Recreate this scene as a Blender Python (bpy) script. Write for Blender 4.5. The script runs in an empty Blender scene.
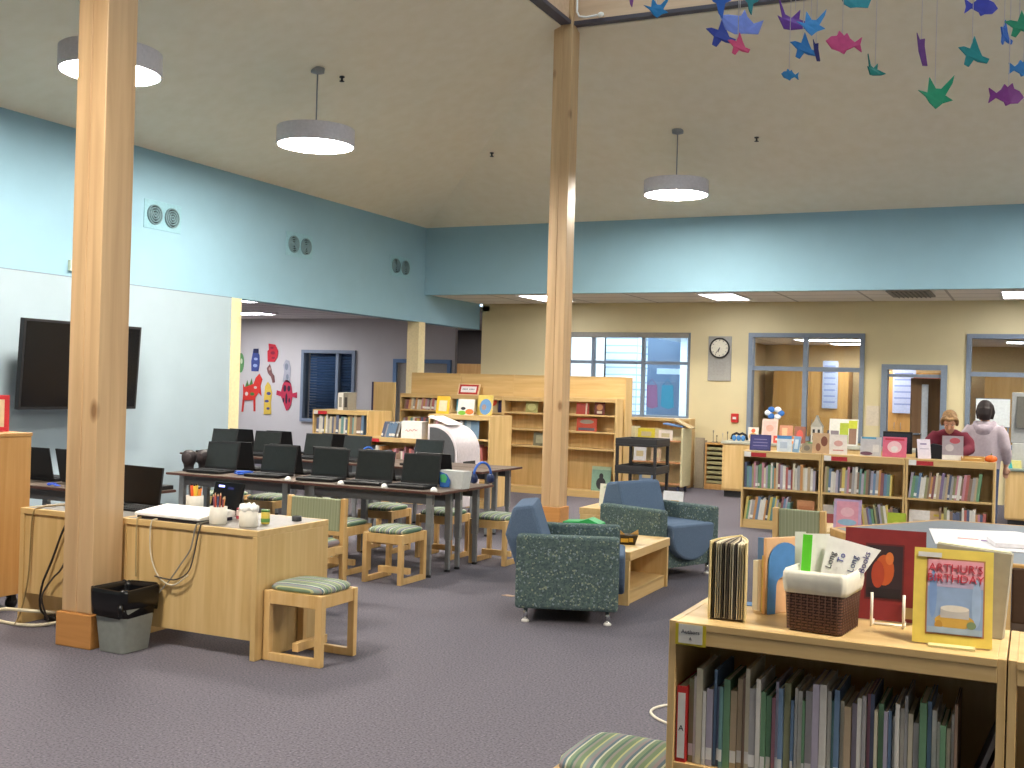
import bpy, bmesh, math, random
from mathutils import Vector, Matrix, Euler
random.seed(11)
PI = math.pi
scene = bpy.context.scene
COL = scene.collection

# ---------------------------------------------------------------- materials
def lin(h):
    h = h.lstrip('#')
    out = []
    for i in (0, 2, 4):
        c = int(h[i:i+2], 16) / 255
        out.append(c / 12.92 if c <= .04045 else ((c + .055) / 1.055) ** 2.4)
    return (out[0], out[1], out[2], 1)

def new_mat(name):
    m = bpy.data.materials.new(name)
    m.use_nodes = True
    nt = m.node_tree
    return m, nt, nt.nodes['Principled BSDF']

_cache = {}
def plain(hexc, rough=.5, metal=0, noise=.06, scale=30, spec=.4):
    """one colour with a faint procedural mottling"""
    k = ('p', hexc, rough, metal, noise, scale, spec)
    if k in _cache: return _cache[k]
    m, nt, b = new_mat('paint_' + hexc.strip('#'))
    b.inputs['Roughness'].default_value = rough
    b.inputs['Metallic'].default_value = metal
    b.inputs['Specular IOR Level'].default_value = spec
    c = lin(hexc)
    tc = nt.nodes.new('ShaderNodeTexCoord')
    n = nt.nodes.new('ShaderNodeTexNoise'); n.inputs['Scale'].default_value = scale
    nt.links.new(tc.outputs['Object'], n.inputs['Vector'])
    r = nt.nodes.new('ShaderNodeValToRGB')
    r.color_ramp.elements[0].position = .3; r.color_ramp.elements[1].position = .7
    r.color_ramp.elements[0].color = tuple(min(1, v * (1 - noise)) for v in c[:3]) + (1,)
    r.color_ramp.elements[1].color = tuple(min(1, v * (1 + noise)) for v in c[:3]) + (1,)
    nt.links.new(n.outputs['Fac'], r.inputs['Fac']); nt.links.new(r.outputs['Color'], b.inputs['Base Color'])
    _cache[k] = m
    return m

def wood(hexa, hexb, axis='z', scale=9, rough=.42, stretch=.07, name='wood'):
    k = ('w', hexa, hexb, axis, scale, rough)
    if k in _cache: return _cache[k]
    m, nt, b = new_mat(name)
    b.inputs['Roughness'].default_value = rough
    tc = nt.nodes.new('ShaderNodeTexCoord'); mp = nt.nodes.new('ShaderNodeMapping')
    s = [scale, scale, scale]; s['xyz'.index(axis)] = scale * stretch
    mp.inputs['Scale'].default_value = s
    n = nt.nodes.new('ShaderNodeTexNoise'); n.inputs['Scale'].default_value = 3; n.inputs['Detail'].default_value = 5
    n.inputs['Distortion'].default_value = .5
    r = nt.nodes.new('ShaderNodeValToRGB')
    r.color_ramp.elements[0].position = .3; r.color_ramp.elements[0].color = lin(hexa)
    r.color_ramp.elements[1].position = .72; r.color_ramp.elements[1].color = lin(hexb)
    nt.links.new(tc.outputs['Object'], mp.inputs['Vector']); nt.links.new(mp.outputs['Vector'], n.inputs['Vector'])
    nt.links.new(n.outputs['Fac'], r.inputs['Fac']); nt.links.new(r.outputs['Color'], b.inputs['Base Color'])
    _cache[k] = m
    return m

def speckle(name, stops, scale, rough=.95, bump=0, kind='noise'):
    """multi-stop colour speckle for carpet and upholstery"""
    m, nt, b = new_mat(name)
    b.inputs['Roughness'].default_value = rough
    b.inputs['Specular IOR Level'].default_value = .15
    tc = nt.nodes.new('ShaderNodeTexCoord')
    if kind == 'noise':
        n = nt.nodes.new('ShaderNodeTexNoise'); n.inputs['Scale'].default_value = scale; n.inputs['Detail'].default_value = 3
        out = n.outputs['Fac']
    else:
        n = nt.nodes.new('ShaderNodeTexVoronoi'); n.inputs['Scale'].default_value = scale
        sp = nt.nodes.new('ShaderNodeSeparateColor'); nt.links.new(n.outputs['Color'], sp.inputs['Color'])
        out = sp.outputs[0]
    nt.links.new(tc.outputs['Object'], n.inputs['Vector'])
    r = nt.nodes.new('ShaderNodeValToRGB')
    while len(r.color_ramp.elements) < len(stops): r.color_ramp.elements.new(.5)
    for e, (p, h) in zip(r.color_ramp.elements, stops):
        e.position = p; e.color = lin(h)
    if kind != 'noise': r.color_ramp.interpolation = 'CONSTANT'
    nt.links.new(out, r.inputs['Fac']); nt.links.new(r.outputs['Color'], b.inputs['Base Color'])
    if bump:
        bp = nt.nodes.new('ShaderNodeBump'); bp.inputs['Strength'].default_value = bump; bp.inputs['Distance'].default_value = .01
        nt.links.new(n.outputs[0], bp.inputs['Height']); nt.links.new(bp.outputs['Normal'], b.inputs['Normal'])
    return m

def stripes(name, cols, period, axis='x', rough=.9):
    m, nt, b = new_mat(name)
    b.inputs['Roughness'].default_value = rough
    b.inputs['Specular IOR Level'].default_value = .15
    tc = nt.nodes.new('ShaderNodeTexCoord'); sx = nt.nodes.new('ShaderNodeSeparateXYZ')
    nt.links.new(tc.outputs['Object'], sx.inputs['Vector'])
    d = nt.nodes.new('ShaderNodeMath'); d.operation = 'MULTIPLY'; d.inputs[1].default_value = 1 / period
    nt.links.new(sx.outputs['xyz'.index(axis)], d.inputs[0])
    f = nt.nodes.new('ShaderNodeMath'); f.operation = 'FRACT'; nt.links.new(d.outputs[0], f.inputs[0])
    r = nt.nodes.new('ShaderNodeValToRGB'); r.color_ramp.interpolation = 'CONSTANT'
    tot = sum(w for w, _ in cols); pos = 0
    while len(r.color_ramp.elements) < len(cols): r.color_ramp.elements.new(.5)
    for e, (w, h) in zip(r.color_ramp.elements, cols):
        e.position = pos / tot; e.color = lin(h); pos += w
    nt.links.new(f.outputs[0], r.inputs['Fac']); nt.links.new(r.outputs['Color'], b.inputs['Base Color'])
    return m

def emit(hexc, s, name='glow'):
    m, nt, b = new_mat(name)
    b.inputs['Base Color'].default_value = lin('#ffffff')
    b.inputs['Emission Color'].default_value = lin(hexc)
    b.inputs['Emission Strength'].default_value = s
    return m

def glass(name='glass', tint='#f2f6f7'):
    if 'glass' in _cache: return _cache['glass']
    m, nt, b = new_mat(name)
    nt.nodes.remove(b)
    t = nt.nodes.new('ShaderNodeBsdfTransparent'); t.inputs['Color'].default_value = lin(tint)
    g = nt.nodes.new('ShaderNodeBsdfGlossy'); g.inputs['Roughness'].default_value = .02
    fr = nt.nodes.new('ShaderNodeFresnel'); fr.inputs['IOR'].default_value = 1.45
    mx = nt.nodes.new('ShaderNodeMixShader')
    nt.links.new(fr.outputs[0], mx.inputs[0]); nt.links.new(t.outputs[0], mx.inputs[1]); nt.links.new(g.outputs[0], mx.inputs[2])
    nt.links.new(mx.outputs[0], nt.nodes['Material Output'].inputs['Surface'])
    _cache['glass'] = m
    return m

def tiles(name, ha, hb, w, h, mortar=.02, rough=.8, upright=False, offset=0):
    m, nt, b = new_mat(name)
    b.inputs['Roughness'].default_value = rough
    tc = nt.nodes.new('ShaderNodeTexCoord')
    br = nt.nodes.new('ShaderNodeTexBrick'); br.offset = offset
    br.inputs['Scale'].default_value = 1; br.inputs['Brick Width'].default_value = w; br.inputs['Row Height'].default_value = h
    br.inputs['Mortar Size'].default_value = mortar
    br.inputs['Color1'].default_value = lin(ha); br.inputs['Color2'].default_value = lin(ha); br.inputs['Mortar'].default_value = lin(hb)
    src = tc.outputs['Object']
    if upright:                                   # run the courses along z on standing faces
        sx = nt.nodes.new('ShaderNodeSeparateXYZ'); ad = nt.nodes.new('ShaderNodeMath'); cb = nt.nodes.new('ShaderNodeCombineXYZ')
        nt.links.new(src, sx.inputs['Vector']); nt.links.new(sx.outputs[0], ad.inputs[0]); nt.links.new(sx.outputs[1], ad.inputs[1])
        nt.links.new(ad.outputs[0], cb.inputs[0]); nt.links.new(sx.outputs[2], cb.inputs[1]); src = cb.outputs[0]
    nt.links.new(src, br.inputs['Vector']); nt.links.new(br.outputs['Color'], b.inputs['Base Color'])
    return m

M = dict(
    maple=wood('#caa76c', '#dcbd86', 'z', 7), maple_h=wood('#caa76c', '#dcbd86', 'x', 7), maple_y=wood('#caa76c', '#dcbd86', 'y', 7),
    stool=wood('#cfa566', '#e0bd84', 'z', 8), orange=wood('#c08f52', '#d0a266', 'z', 8), oak=wood('#b98a4a', '#cfa25e', 'x', 8),
    post=wood('#ba9870', '#d2b186', 'z', 5, .38, .05), base=wood('#b57c40', '#c68d50', 'x', 8), beam=wood('#c4a587', '#d6b99b', 'x', 5),
    tan=wood('#b48745', '#c79a58', 'z', 4),
    blue_wall=plain('#93bacd', .75, noise=.02, scale=3), pale_wall=plain('#a3b5bf', .7, noise=.02, scale=3),
    yellow_wall=plain('#dccfa4', .75, noise=.02, scale=3), cream=plain('#ecdcae', .6), white_wall=plain('#cbc7c2', .8, noise=.02, scale=3),
    ceil=speckle('sloped_ceiling', [(.3, '#ebe5cf'), (.7, '#f0ebd8')], 6, .95), ceil_tile=tiles('acoustic_tile', '#efe8de', '#b9b0a6', 1.2, .6),
    carpet=speckle('carpet', [(.3, '#4c4a52'), (.44, '#605d65'), (.52, '#6d686e'), (.6, '#67636e'), (.72, '#878187')], 85, .98, .2),
    grey_frame=plain('#7d8a99', .45), laminate=plain('#8a847e', .45, noise=.1, scale=60), dark_lam=plain('#6d5f55', .45, noise=.1, scale=50),
    edge=plain('#3b3230', .5), steel=plain('#8e9295', .4, .35), chrome=plain('#c9cccf', .2, .9), black=plain('#17171a', .5), black_gloss=plain('#0d0d10', .18),
    charcoal=plain('#2c2d30', .55), white=plain('#e9e7e2', .5), offwhite=plain('#d9d3c7', .6), green=plain('#7d9468', .9),
    blue_fab=speckle('blue_upholstery', [(.3, '#566880'), (.7, '#62748b')], 120, .95), red=plain('#c62f2c', .5), pages=plain('#e4dcc8', .85),
    dots=speckle('patterned_upholstery', [(0, '#4f6061'), (.3, '#586868'), (.55, '#49585a'), (.75, '#5e7069'), (.9, '#88927f'), (.95, '#808f94')], 95, .95, 0, 'voronoi'),
    seat=stripes('striped_seat_fabric', [(2, '#778a6d'), (.8, '#b8b786'), (1.6, '#84918a'), (1.3, '#918688'), (1.2, '#62747f'), (.8, '#c6c7b2'), (1.6, '#7d9075'), (1, '#5f7a6a'), (1.2, '#918c86')], .095, 'x'),
    back=stripes('green_back_fabric', [(3, '#9aa083'), (1, '#a2a88c'), (2, '#959b7e'), (1, '#a4a98f')], .05, 'x'),
    glass=glass(), bag=plain('#0e0e10', .25), bin=plain('#8d918b', .45), wicker=None,
)
M['wicker'] = tiles('wicker', '#7a5340', '#3f281c', .021, .0083, .0018, .7, True, .5)
M['dark_fab'] = plain('#4a3524', .9)
M['siding'] = tiles('clapboard', '#d9e8f8', '#a3b8d0', 50, .18, .02, .8, True)  # blue cast of the daylight is put into the siding colour

def add_knots(m):
    nt = m.node_tree; b = nt.nodes['Principled BSDF']; src = b.inputs['Base Color'].links[0].from_socket
    tc = nt.nodes.new('ShaderNodeTexCoord'); mp = nt.nodes.new('ShaderNodeMapping'); mp.inputs['Scale'].default_value = (3.2, 3.2, 1.5)
    v = nt.nodes.new('ShaderNodeTexVoronoi'); v.inputs['Scale'].default_value = 1.1
    r = nt.nodes.new('ShaderNodeValToRGB'); r.color_ramp.elements[0].position = .05; r.color_ramp.elements[0].color = (.45, .36, .28, 1); r.color_ramp.elements[1].position = .13; r.color_ramp.elements[1].color = (1, 1, 1, 1)
    mx = nt.nodes.new('ShaderNodeMixRGB'); mx.blend_type = 'MULTIPLY'; mx.inputs[0].default_value = 1
    nt.links.new(tc.outputs['Object'], mp.inputs['Vector']); nt.links.new(mp.outputs['Vector'], v.inputs['Vector']); nt.links.new(v.outputs['Distance'], r.inputs['Fac'])
    nt.links.new(src, mx.inputs[1]); nt.links.new(r.outputs['Color'], mx.inputs[2]); nt.links.new(mx.outputs[0], b.inputs['Base Color'])
add_knots(M['post'])

# ---------------------------------------------------------------- mesh builder
class MB:
    def __init__(s): s.bm = bmesh.new(); s.mi = 0
    def _new(s, vs, faces, smooth=False):
        V = [s.bm.verts.new(v) for v in vs]
        for f in faces:
            try:
                F = s.bm.faces.new([V[i] for i in f]); F.material_index = s.mi; F.smooth = smooth
            except ValueError: pass
        return s
    def box(s, x0, y0, z0, x1, y1, z1):
        if x0 > x1: x0, x1 = x1, x0
        if y0 > y1: y0, y1 = y1, y0
        if z0 > z1: z0, z1 = z1, z0
        return s._new([(x0,y0,z0),(x1,y0,z0),(x1,y1,z0),(x0,y1,z0),(x0,y0,z1),(x1,y0,z1),(x1,y1,z1),(x0,y1,z1)],
                      [(0,3,2,1),(4,5,6,7),(0,1,5,4),(1,2,6,5),(2,3,7,6),(3,0,4,7)])
    def obox(s, c, size, rot=(0,0,0)):
        R = Euler(rot).to_matrix(); c = Vector(c); hx, hy, hz = size[0]/2, size[1]/2, size[2]/2
        vs = [c + R @ Vector((a*hx, b*hy, d*hz)) for d in (-1,1) for a, b in ((-1,-1),(1,-1),(1,1),(-1,1))]
        return s._new(vs, [(0,3,2,1),(4,5,6,7),(0,1,5,4),(1,2,6,5),(2,3,7,6),(3,0,4,7)])
    def prism(s, poly, o, u, v, d):
        """2-D polygon in the u,v plane at o, swept by vector d"""
        o, u, v, d = Vector(o), Vector(u), Vector(v), Vector(d)
        a = [o + u*p[0] + v*p[1] for p in poly]; n = len(poly)
        ar = sum(poly[i][0]*poly[(i+1)%n][1]-poly[(i+1)%n][0]*poly[i][1] for i in range(n))
        if (u.cross(v).dot(d) > 0) != (ar > 0): a = a[::-1]
        return s._new(a + [p + d for p in a], [tuple(range(n))[::-1], tuple(range(n, 2*n))] + [(i, (i+1) % n, n+(i+1) % n, n+i) for i in range(n)])
    def ring(s, rings, close=True, cap=True, smooth=True):
        n = len(rings[0]); vs = [p for r in rings for p in r]; fs = []
        for k in range(len(rings)-1):
            for i in range(n if close else n-1):
                j = (i+1) % n
                fs.append((k*n+i, k*n+j, (k+1)*n+j, (k+1)*n+i))
        if cap: fs += [tuple(range(n))[::-1], tuple(range((len(rings)-1)*n, len(rings)*n))]
        return s._new(vs, fs, smooth)
    def tube(s, pts, r, n=6, cap=True, smooth=True):
        pts = [Vector(p) for p in pts]; rs = r if isinstance(r, (list, tuple)) else [r]*len(pts)
        R = []; up = None
        for i, p in enumerate(pts):
            t = (pts[min(i+1, len(pts)-1)] - pts[max(i-1, 0)]).normalized()
            if up is None:
                up = Vector((0,0,1)) if abs(t.z) < .9 else Vector((1,0,0))
            a = (up - t*up.dot(t))
            if a.length < 1e-5: a = t.orthogonal()
            a.normalize(); b = t.cross(a); up = a
            R.append([p + (a*math.cos(2*PI*k/n) + b*math.sin(2*PI*k/n))*rs[i] for k in range(n)])
        return s.ring(R, True, cap, smooth)
    def cyl(s, p0, p1, r, n=14, r1=None):
        return s.tube([p0, p1], [r, r if r1 is None else r1], n)
    def lathe(s, prof, c=(0,0,0), n=20, smooth=True, cap=True):
        c = Vector(c)
        return s.ring([[c + Vector((r*math.cos(2*PI*k/n), r*math.sin(2*PI*k/n), z)) for k in range(n)] for r, z in prof], True, cap, smooth)
    def ell(s, c, r, n=14, m=9):
        c = Vector(c)
        R = []
        for j in range(m+1):
            th = PI*(.02 + .96*j/m) - PI/2
            R.append([c + Vector((r[0]*math.cos(th)*math.cos(2*PI*k/n), r[1]*math.cos(th)*math.sin(2*PI*k/n), r[2]*math.sin(th))) for k in range(n)])
        return s.ring(R)
    def add_mesh(s, me, mat=Matrix.Identity(4)):
        n0 = len(s.bm.verts); f0 = len(s.bm.faces)
        s.bm.from_mesh(me); s.bm.verts.ensure_lookup_table(); s.bm.faces.ensure_lookup_table()
        for v in s.bm.verts[n0:]: v.co = mat @ v.co
        for f in s.bm.faces[f0:]: f.material_index = s.mi
        return s
    def text(s, body, size, o, u, v, depth=.001, align='CENTER'):
        cu = bpy.data.curves.new('t', 'FONT'); cu.body = body; cu.size = size; cu.align_x = align; cu.align_y = 'CENTER'
        cu.extrude = depth/2; cu.resolution_u = 2
        ob = bpy.data.objects.new('t', cu); COL.objects.link(ob)
        dg = bpy.context.evaluated_depsgraph_get(); dg.update()
        me = bpy.data.meshes.new_from_object(ob.evaluated_get(dg))
        bpy.data.objects.remove(ob); bpy.data.curves.remove(cu)
        u, v = Vector(u).normalized(), Vector(v).normalized(); w = u.cross(v)
        mat = Matrix(((u.x, v.x, w.x, o[0]), (u.y, v.y, w.y, o[1]), (u.z, v.z, w.z, o[2]), (0,0,0,1)))
        s.add_mesh(me, mat); bpy.data.meshes.remove(me)
        return s
    def build(s, name, mats, parent=None, bevel=0, loc=None, rot=None, label=None, recalc=True, subsurf=0):
        if recalc: bmesh.ops.recalc_face_normals(s.bm, faces=s.bm.faces[:])
        me = bpy.data.meshes.new(name); s.bm.to_mesh(me); s.bm.free()
        if not isinstance(mats, (list, tuple)): mats = [mats]
        for m in mats: me.materials.append(m)
        o = bpy.data.objects.new(name, me); COL.objects.link(o)
        if parent: o.parent = parent
        if loc: o.location = loc
        if rot: o.rotation_euler = rot
        if label: o['label'] = label
        if bevel:
            bv = o.modifiers.new('bevel', 'BEVEL'); bv.width = bevel; bv.segments = 2; bv.limit_method = 'ANGLE'; bv.angle_limit = math.radians(40)
        if subsurf:
            sb = o.modifiers.new('subdivision', 'SUBSURF'); sb.levels = subsurf; sb.render_levels = subsurf
        return o

def T(name, label, cat, loc=(0,0,0), rz=0, group=None):
    o = bpy.data.objects.new(name, None); COL.objects.link(o)
    o.empty_display_size = .1
    o.location = loc; o.rotation_euler = (0, 0, rz); o['label'] = label; o['category'] = cat
    if group: o['group'] = group
    return o
def tag(o, label, cat, group=None):
    o['label'] = label; o['category'] = cat
    if group: o['group'] = group
    return o
def struct(o, label=None):
    o['kind'] = 'structure'
    if label: o['label'] = label
    return o
def dup(root, loc=None, rz=None, label=None, group=None, parent=None):
    c = root.copy(); COL.objects.link(c)
    if parent: c.parent = parent
    if loc is not None: c.location = loc
    if rz is not None: c.rotation_euler = (root.rotation_euler[0], root.rotation_euler[1], rz)
    if label: c['label'] = label
    if group: c['group'] = group
    for ch in list(root.children): dup(ch, parent=c)
    return c
ORD = ['first','second','third','fourth','fifth','sixth','seventh','eighth','ninth','tenth','eleventh','twelfth','thirteenth','fourteenth','fifteenth',
       'sixteenth','seventeenth','eighteenth','nineteenth','twentieth','twenty-first','twenty-second','twenty-third','twenty-fourth','twenty-fifth','twenty-sixth',
       'twenty-seventh','twenty-eighth','twenty-ninth','thirtieth','thirty-first','thirty-second','thirty-third','thirty-fourth','thirty-fifth','thirty-sixth',
       'thirty-seventh','thirty-eighth','thirty-ninth','fortieth','forty-first','forty-second','forty-third','forty-fourth','forty-fifth','forty-sixth','forty-seventh','forty-eighth','forty-ninth','fiftieth']

# ---------------------------------------------------------------- camera
cam = bpy.data.cameras.new('camera'); co = bpy.data.objects.new('camera', cam); COL.objects.link(co)
cam.sensor_fit = 'HORIZONTAL'; cam.sensor_width = 36; cam.lens = 36 * 1110 / 1024
cam.clip_start = .05; cam.clip_end = 300
YAW, PIT, ROL = [math.radians(a) for a in (25.3, .15, 1.61)]
cy, sy, cp, sp, cr, sr = math.cos(YAW), math.sin(YAW), math.cos(PIT), math.sin(PIT), math.cos(ROL), math.sin(ROL)
A = Matrix(((cy, sy, 0), (0, 0, -1), (-sy, cy, 0)))
B = Matrix(((1, 0, 0), (0, cp, sp), (0, -sp, cp)))
Cm = Matrix(((cr, -sr, 0), (sr, cr, 0), (0, 0, 1)))
W = Cm @ B @ A                                    # world -> (right, down, forward)
Rm = Matrix((W[0], -W[1], -W[2])).transposed()    # camera axes as columns
co.matrix_world = Matrix.Translation((0, 0, 1.6)) @ Rm.to_4x4()
scene.camera = co

# ---------------------------------------------------------------- the setting
b = MB(); b.box(-19, -3.5, -.1, 6.6, 25, 0); struct(b.build('floor', M['carpet']))
K = .37
ox0, ox1, oy0, oy1, zo = -9.5, 6.5, .55, 16.5, 4.31
rx0, rx1, ry0, ry1, zr = -5.2, 2.2, 4.85, 12.2, 5.901
b = MB()
O = [(ox0,oy0,zo),(ox1,oy0,zo),(ox1,oy1,zo),(ox0,oy1,zo)]; R_ = [(rx0,ry0,zr),(rx1,ry0,zr),(rx1,ry1,zr),(rx0,ry1,zr)]
ZL = 7.3
L_ = [(x, y, ZL) for x, y, z in R_]
b._new(O + R_ + L_ + [(ox0,-3.5,zo),(ox1,-3.5,zo)],
       [(0,1,5,4),(1,2,6,5),(2,3,7,6),(3,0,4,7),(4,5,9,8),(5,6,10,9),(6,7,11,10),(7,4,8,11),(12,13,1,0)])
o = b.build('ceiling', M['ceil'], recalc=False); struct(o)
sd = o.modifiers.new('thickness', 'SOLIDIFY'); sd.thickness = .08; sd.offset = 0
b = MB(); b.box(-9.5, 16.6, 3.14, 6.5, 18.6, 3.24); struct(b.build('ceiling', M['ceil_tile']))
b = MB(); b.box(-19, 11.5, 3.0, -9.7, 25, 3.1); b.box(-9.7, 18.6, 3.0, -9.3, 25, 3.1); struct(b.build('ceiling', M['ceil_tile']))

b = MB(); b.box(-9.7, -3.5, 2.66, -9.5, 18.6, 4.4); b.mi = 1; b.box(-9.69, -3.5, 0, -9.5, 11.49, 2.655); b.mi = 2; b.box(-9.69, -3.5, 2.655, -9.497, 11.49, 2.665)
struct(b.build('wall_left', [M['blue_wall'], M['pale_wall'], M['grey_frame']]))
b = MB(); b.box(-9.7, 11.49, 0, -9.49, 11.68, 2.66); struct(b.build('trim_1', M['cream']))
b = MB(); b.box(-9.7, 16.3, 0, -9.48, 16.52, 2.66); struct(b.build('trim_2', M['cream']))
b = MB(); b.box(-9.5, 16.5, 3.13, 6.5, 16.6, 4.4); struct(b.build('wall_far', M['blue_wall']))
b = MB(); b.box(6.5, -3.5, 0, 6.6, 18.6, 4.4); struct(b.build('wall_right', M['pale_wall']))
gm = bpy.data.materials.new('tinted_skylight_glass'); gm.use_nodes = True; gn = gm.node_tree; gn.nodes.remove(gn.nodes['Principled BSDF'])
tb = gn.nodes.new('ShaderNodeBsdfTransparent'); tb.inputs['Color'].default_value = (.50, .49, .47, 1); gn.links.new(tb.outputs[0], gn.nodes['Material Output'].inputs['Surface'])  # tint set to dim the daylight coming through the added skylight
b = MB(); b.box(rx0, ry0, 7.3, rx1, ry1, 7.33); struct(b.build('added_skylight', gm))                # unseen skylight over the ring beams, added to brighten the room
b = MB()
for k in range(7): b.box(rx0+.9+k*.95, ry0, 7.24, rx0+.95+k*.95, ry1, 7.3)
struct(b.build('trim_7', M['white']))
b = MB(); b.box(-9.7, -3.6, 0, 6.6, -3.5, 4.4); struct(b.build('wall_near', M['pale_wall']))
# back wall with openings
b = MB(); y0, y1 = 18.6, 18.8
X = [-9.45, -7.75, -5.41, -4.4, -2.52, -2.25, -1.27, -1.0, 1.4, 6.5]
for i in (0, 2, 4, 6, 8): b.box(X[i], y0, 0, X[i+1], y1, 3.14)
for i, (za, zb) in ((1, (1.12, 2.62)), (3, (.85, 2.62)), (5, (0, 2.13)), (7, (.85, 2.62))):
    if za > 0: b.box(X[i], y0, 0, X[i+1], y1, za)
    b.box(X[i], y0, zb, X[i+1], y1, 3.14)
struct(b.build('wall_back', M['yellow_wall']))
# side room and corridor behind the opening in the left wall
b = MB(); b.box(-19, 20.5, 0, -14.88, 20.6, 3); b.box(-14.88, 20.5, 0, -13.5, 20.6, .72); b.box(-14.88, 20.5, 2.28, -13.5, 20.6, 3); b.box(-13.5, 20.5, 0, -12.46, 20.6, 3)
b.box(-12.46, 20.5, 2.1, -11.14, 20.6, 3); b.box(-11.14, 20.5, 0, -11.03, 20.6, 3)
struct(b.build('wall_side_back', M['white_wall']))
b = MB(); b.box(-19.1, 11.5, 0, -19, 25, 3); b.box(-19, 11.5, 0, -9.7, 11.6, 3); b.box(-9.45, 18.8, 0, -9.35, 25, 3.1); b.box(-16.1, 21.3, 0, -16, 24.9, 3)
struct(b.build('wall_side', M['white_wall']))
b = MB(); b.box(-19, 24.9, 0, -9.35, 25, 3); struct(b.build('wall_corridor', plain('#5b5550', .8)))
b = MB(); b.box(-14.5, 24.75, 0, -11.5, 24.85, 2.15); o = b.build('wood_screen', M['orange'], bevel=.01)
tag(o, 'orange wood panel far down the corridor past the side room', 'panel')
# side-room window and blue door
def frame_window(name, x0, x1, z0, z1, y, xs=(), zs=(), f=.06, m='grey_frame', dep=.2, parent=None):
    b = MB()
    b.box(x0, y, z0, x0+f, y+dep, z1); b.box(x1-f, y, z0, x1, y+dep, z1); b.box(x0+f, y, z1-f, x1-f, y+dep, z1); b.box(x0+f, y, z0, x1-f, y+dep, z0+f)
    for x in xs: b.box(x-f/2, y+.02, z0+f, x+f/2, y+dep-.05, z1-f)
    zz = [z0+f] + sorted(zs) + [z1-f]
    for z in zs: b.box(x0+f, y+.03, z-f/2, x1-f, y+dep-.06, z+f/2)
    o = b.build(name, M[m]); struct(o)
    g = MB(); g.box(x0+f, y+dep/2-.004, z0+f, x1-f, y+dep/2+.004, z1-f); g.build('pane', M['glass'], o)
    return o
w = frame_window('window_4', -14.9, -13.48, .7, 2.3, 20.44, (-13.95,), (), .07)
b = MB()
for k in range(24): b.obox((-14.14, 20.62, .8 + k*.061), (1.24, .03, .045), (.5, 0, 0))
b.build('blind', plain('#56749c', .6), w)
b = MB(); b.box(-15, 21.2, 0, -13.3, 21.3, 2.6); struct(b.build('wall_store', plain('#2f4468', .8)))
b = MB(); b.box(-12.5, 20.44, 0, -12.42, 20.6, 2.13); b.box(-11.18, 20.44, 0, -11.1, 20.6, 2.13); b.box(-12.42, 20.44, 2.05, -11.18, 20.6, 2.13)
o = struct(b.build('door_2', plain('#6f8fb4', .5)))
b = MB(); b.box(-12.42, 20.5, 0, -11.18, 20.55, 2.05); b.build('door_leaf', plain('#a9a396', .6), o)
b = MB(); b.ell((-11.3, 20.46, 1), (.035, .04, .035)); b.build('door_knob', M['chrome'], o)

# windows and door of the back wall
w1 = frame_window('window_1', -7.75, -5.41, 1.12, 2.62, 18.62, (-7.22, -6.28), (2.09,), .055, 'grey_frame', .16)
b = MB(); b.box(-7.7, 18.58, 2.53, -5.44, 18.66, 2.61); b.build('blind_valance', plain('#9a988f', .6), w1)
b = MB(); b.box(-7.8, 18.5, 1.08, -5.36, 18.63, 1.12); b.build('window_sill', M['cream'], w1)
frame_window('window_2', -4.4, -2.52, .85, 2.62, 18.56, (-3.46,), (2.03,), .07)
frame_window('window_3', -1.0, 1.4, .85, 2.62, 18.56, (.3,), (2.0,), .07)
b = MB(); b.box(-2.25, 18.56, 0, -2.16, 18.8, 2.13); b.box(-1.36, 18.56, 0, -1.27, 18.8, 2.13); b.box(-2.16, 18.56, 2.05, -1.36, 18.8, 2.13)
b.box(-2.16, 18.62, 1.93, -1.36, 18.72, 1.98)
d1 = struct(b.build('door_1', M['grey_frame']))
b = MB(); b.obox((-1.6, 18.95, .96), (.52, .045, 1.92), (0, 0, .62)); dl = b.build('door_leaf', wood('#6d5238', '#7d6145', 'z', 5, name='dark_wood'), d1)
b = MB(); b.obox((-1.62, 18.90, 1.35), (.10, .05, .95), (0, 0, .62)); b.build('door_glass', plain('#c3ccd6', .15), dl)
b = MB(); b.obox((-1.72, 18.80, 1.03), (.14, .03, .03), (0, 0, .62)); b.cyl((-1.70, 18.86, 1.03), (-1.66, 18.80, 1.03), .012); b.build('door_handle', M['chrome'], dl)

# office behind the back wall
b = MB(); b.box(-5.3, 18.8, 0, -5.2, 23.6, 2.85); b.box(3.5, 18.8, 0, 3.6, 23.6, 2.85); b.box(-5.3, 23.5, 0, 3.6, 23.6, 2.85)
struct(b.build('wall_office', plain('#d0b888', .8)))
b = MB(); b.box(-5.2, 18.8, 2.64, 3.5, 23.5, 2.74); struct(b.build('ceiling', M['ceil_tile']))
def cupboard(x, y, w, d, h, label, n=2, m='tan', hm='steel', nm='cupboard'):
    t = T(nm, label, 'cupboard', (x, y, 0))
    b = MB(); b.box(0, .02, .08, w, d, h); b.box(.03, .05, 0, w-.03, d, .08); b.build('body', M[m], t, bevel=.004)
    for i in range(n):
        b = MB(); b.box(i*w/n+.006, 0, .09, (i+1)*w/n-.006, .019, h-.01); dd = b.build('door', M[m], t, bevel=.003)
        b = MB(); hx = (i+1)*w/n-.06 if i % 2 == 0 else i*w/n+.06
        b.tube([(hx, 0, h*.5-.06), (hx, -.03, h*.5-.05), (hx, -.03, h*.5+.05), (hx, 0, h*.5+.06)], .006); b.build('handle', M[hm], dd)
    return t
cupboard(-4.9, 22.9, 1.5, .58, 2.1, 'tall tan wooden cupboard behind the left office window pane', 2)
cupboard(-3.2, 22.9, 1.5, .58, 2.1, 'tall tan wooden cupboard behind the right office window pane', 2)
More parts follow.
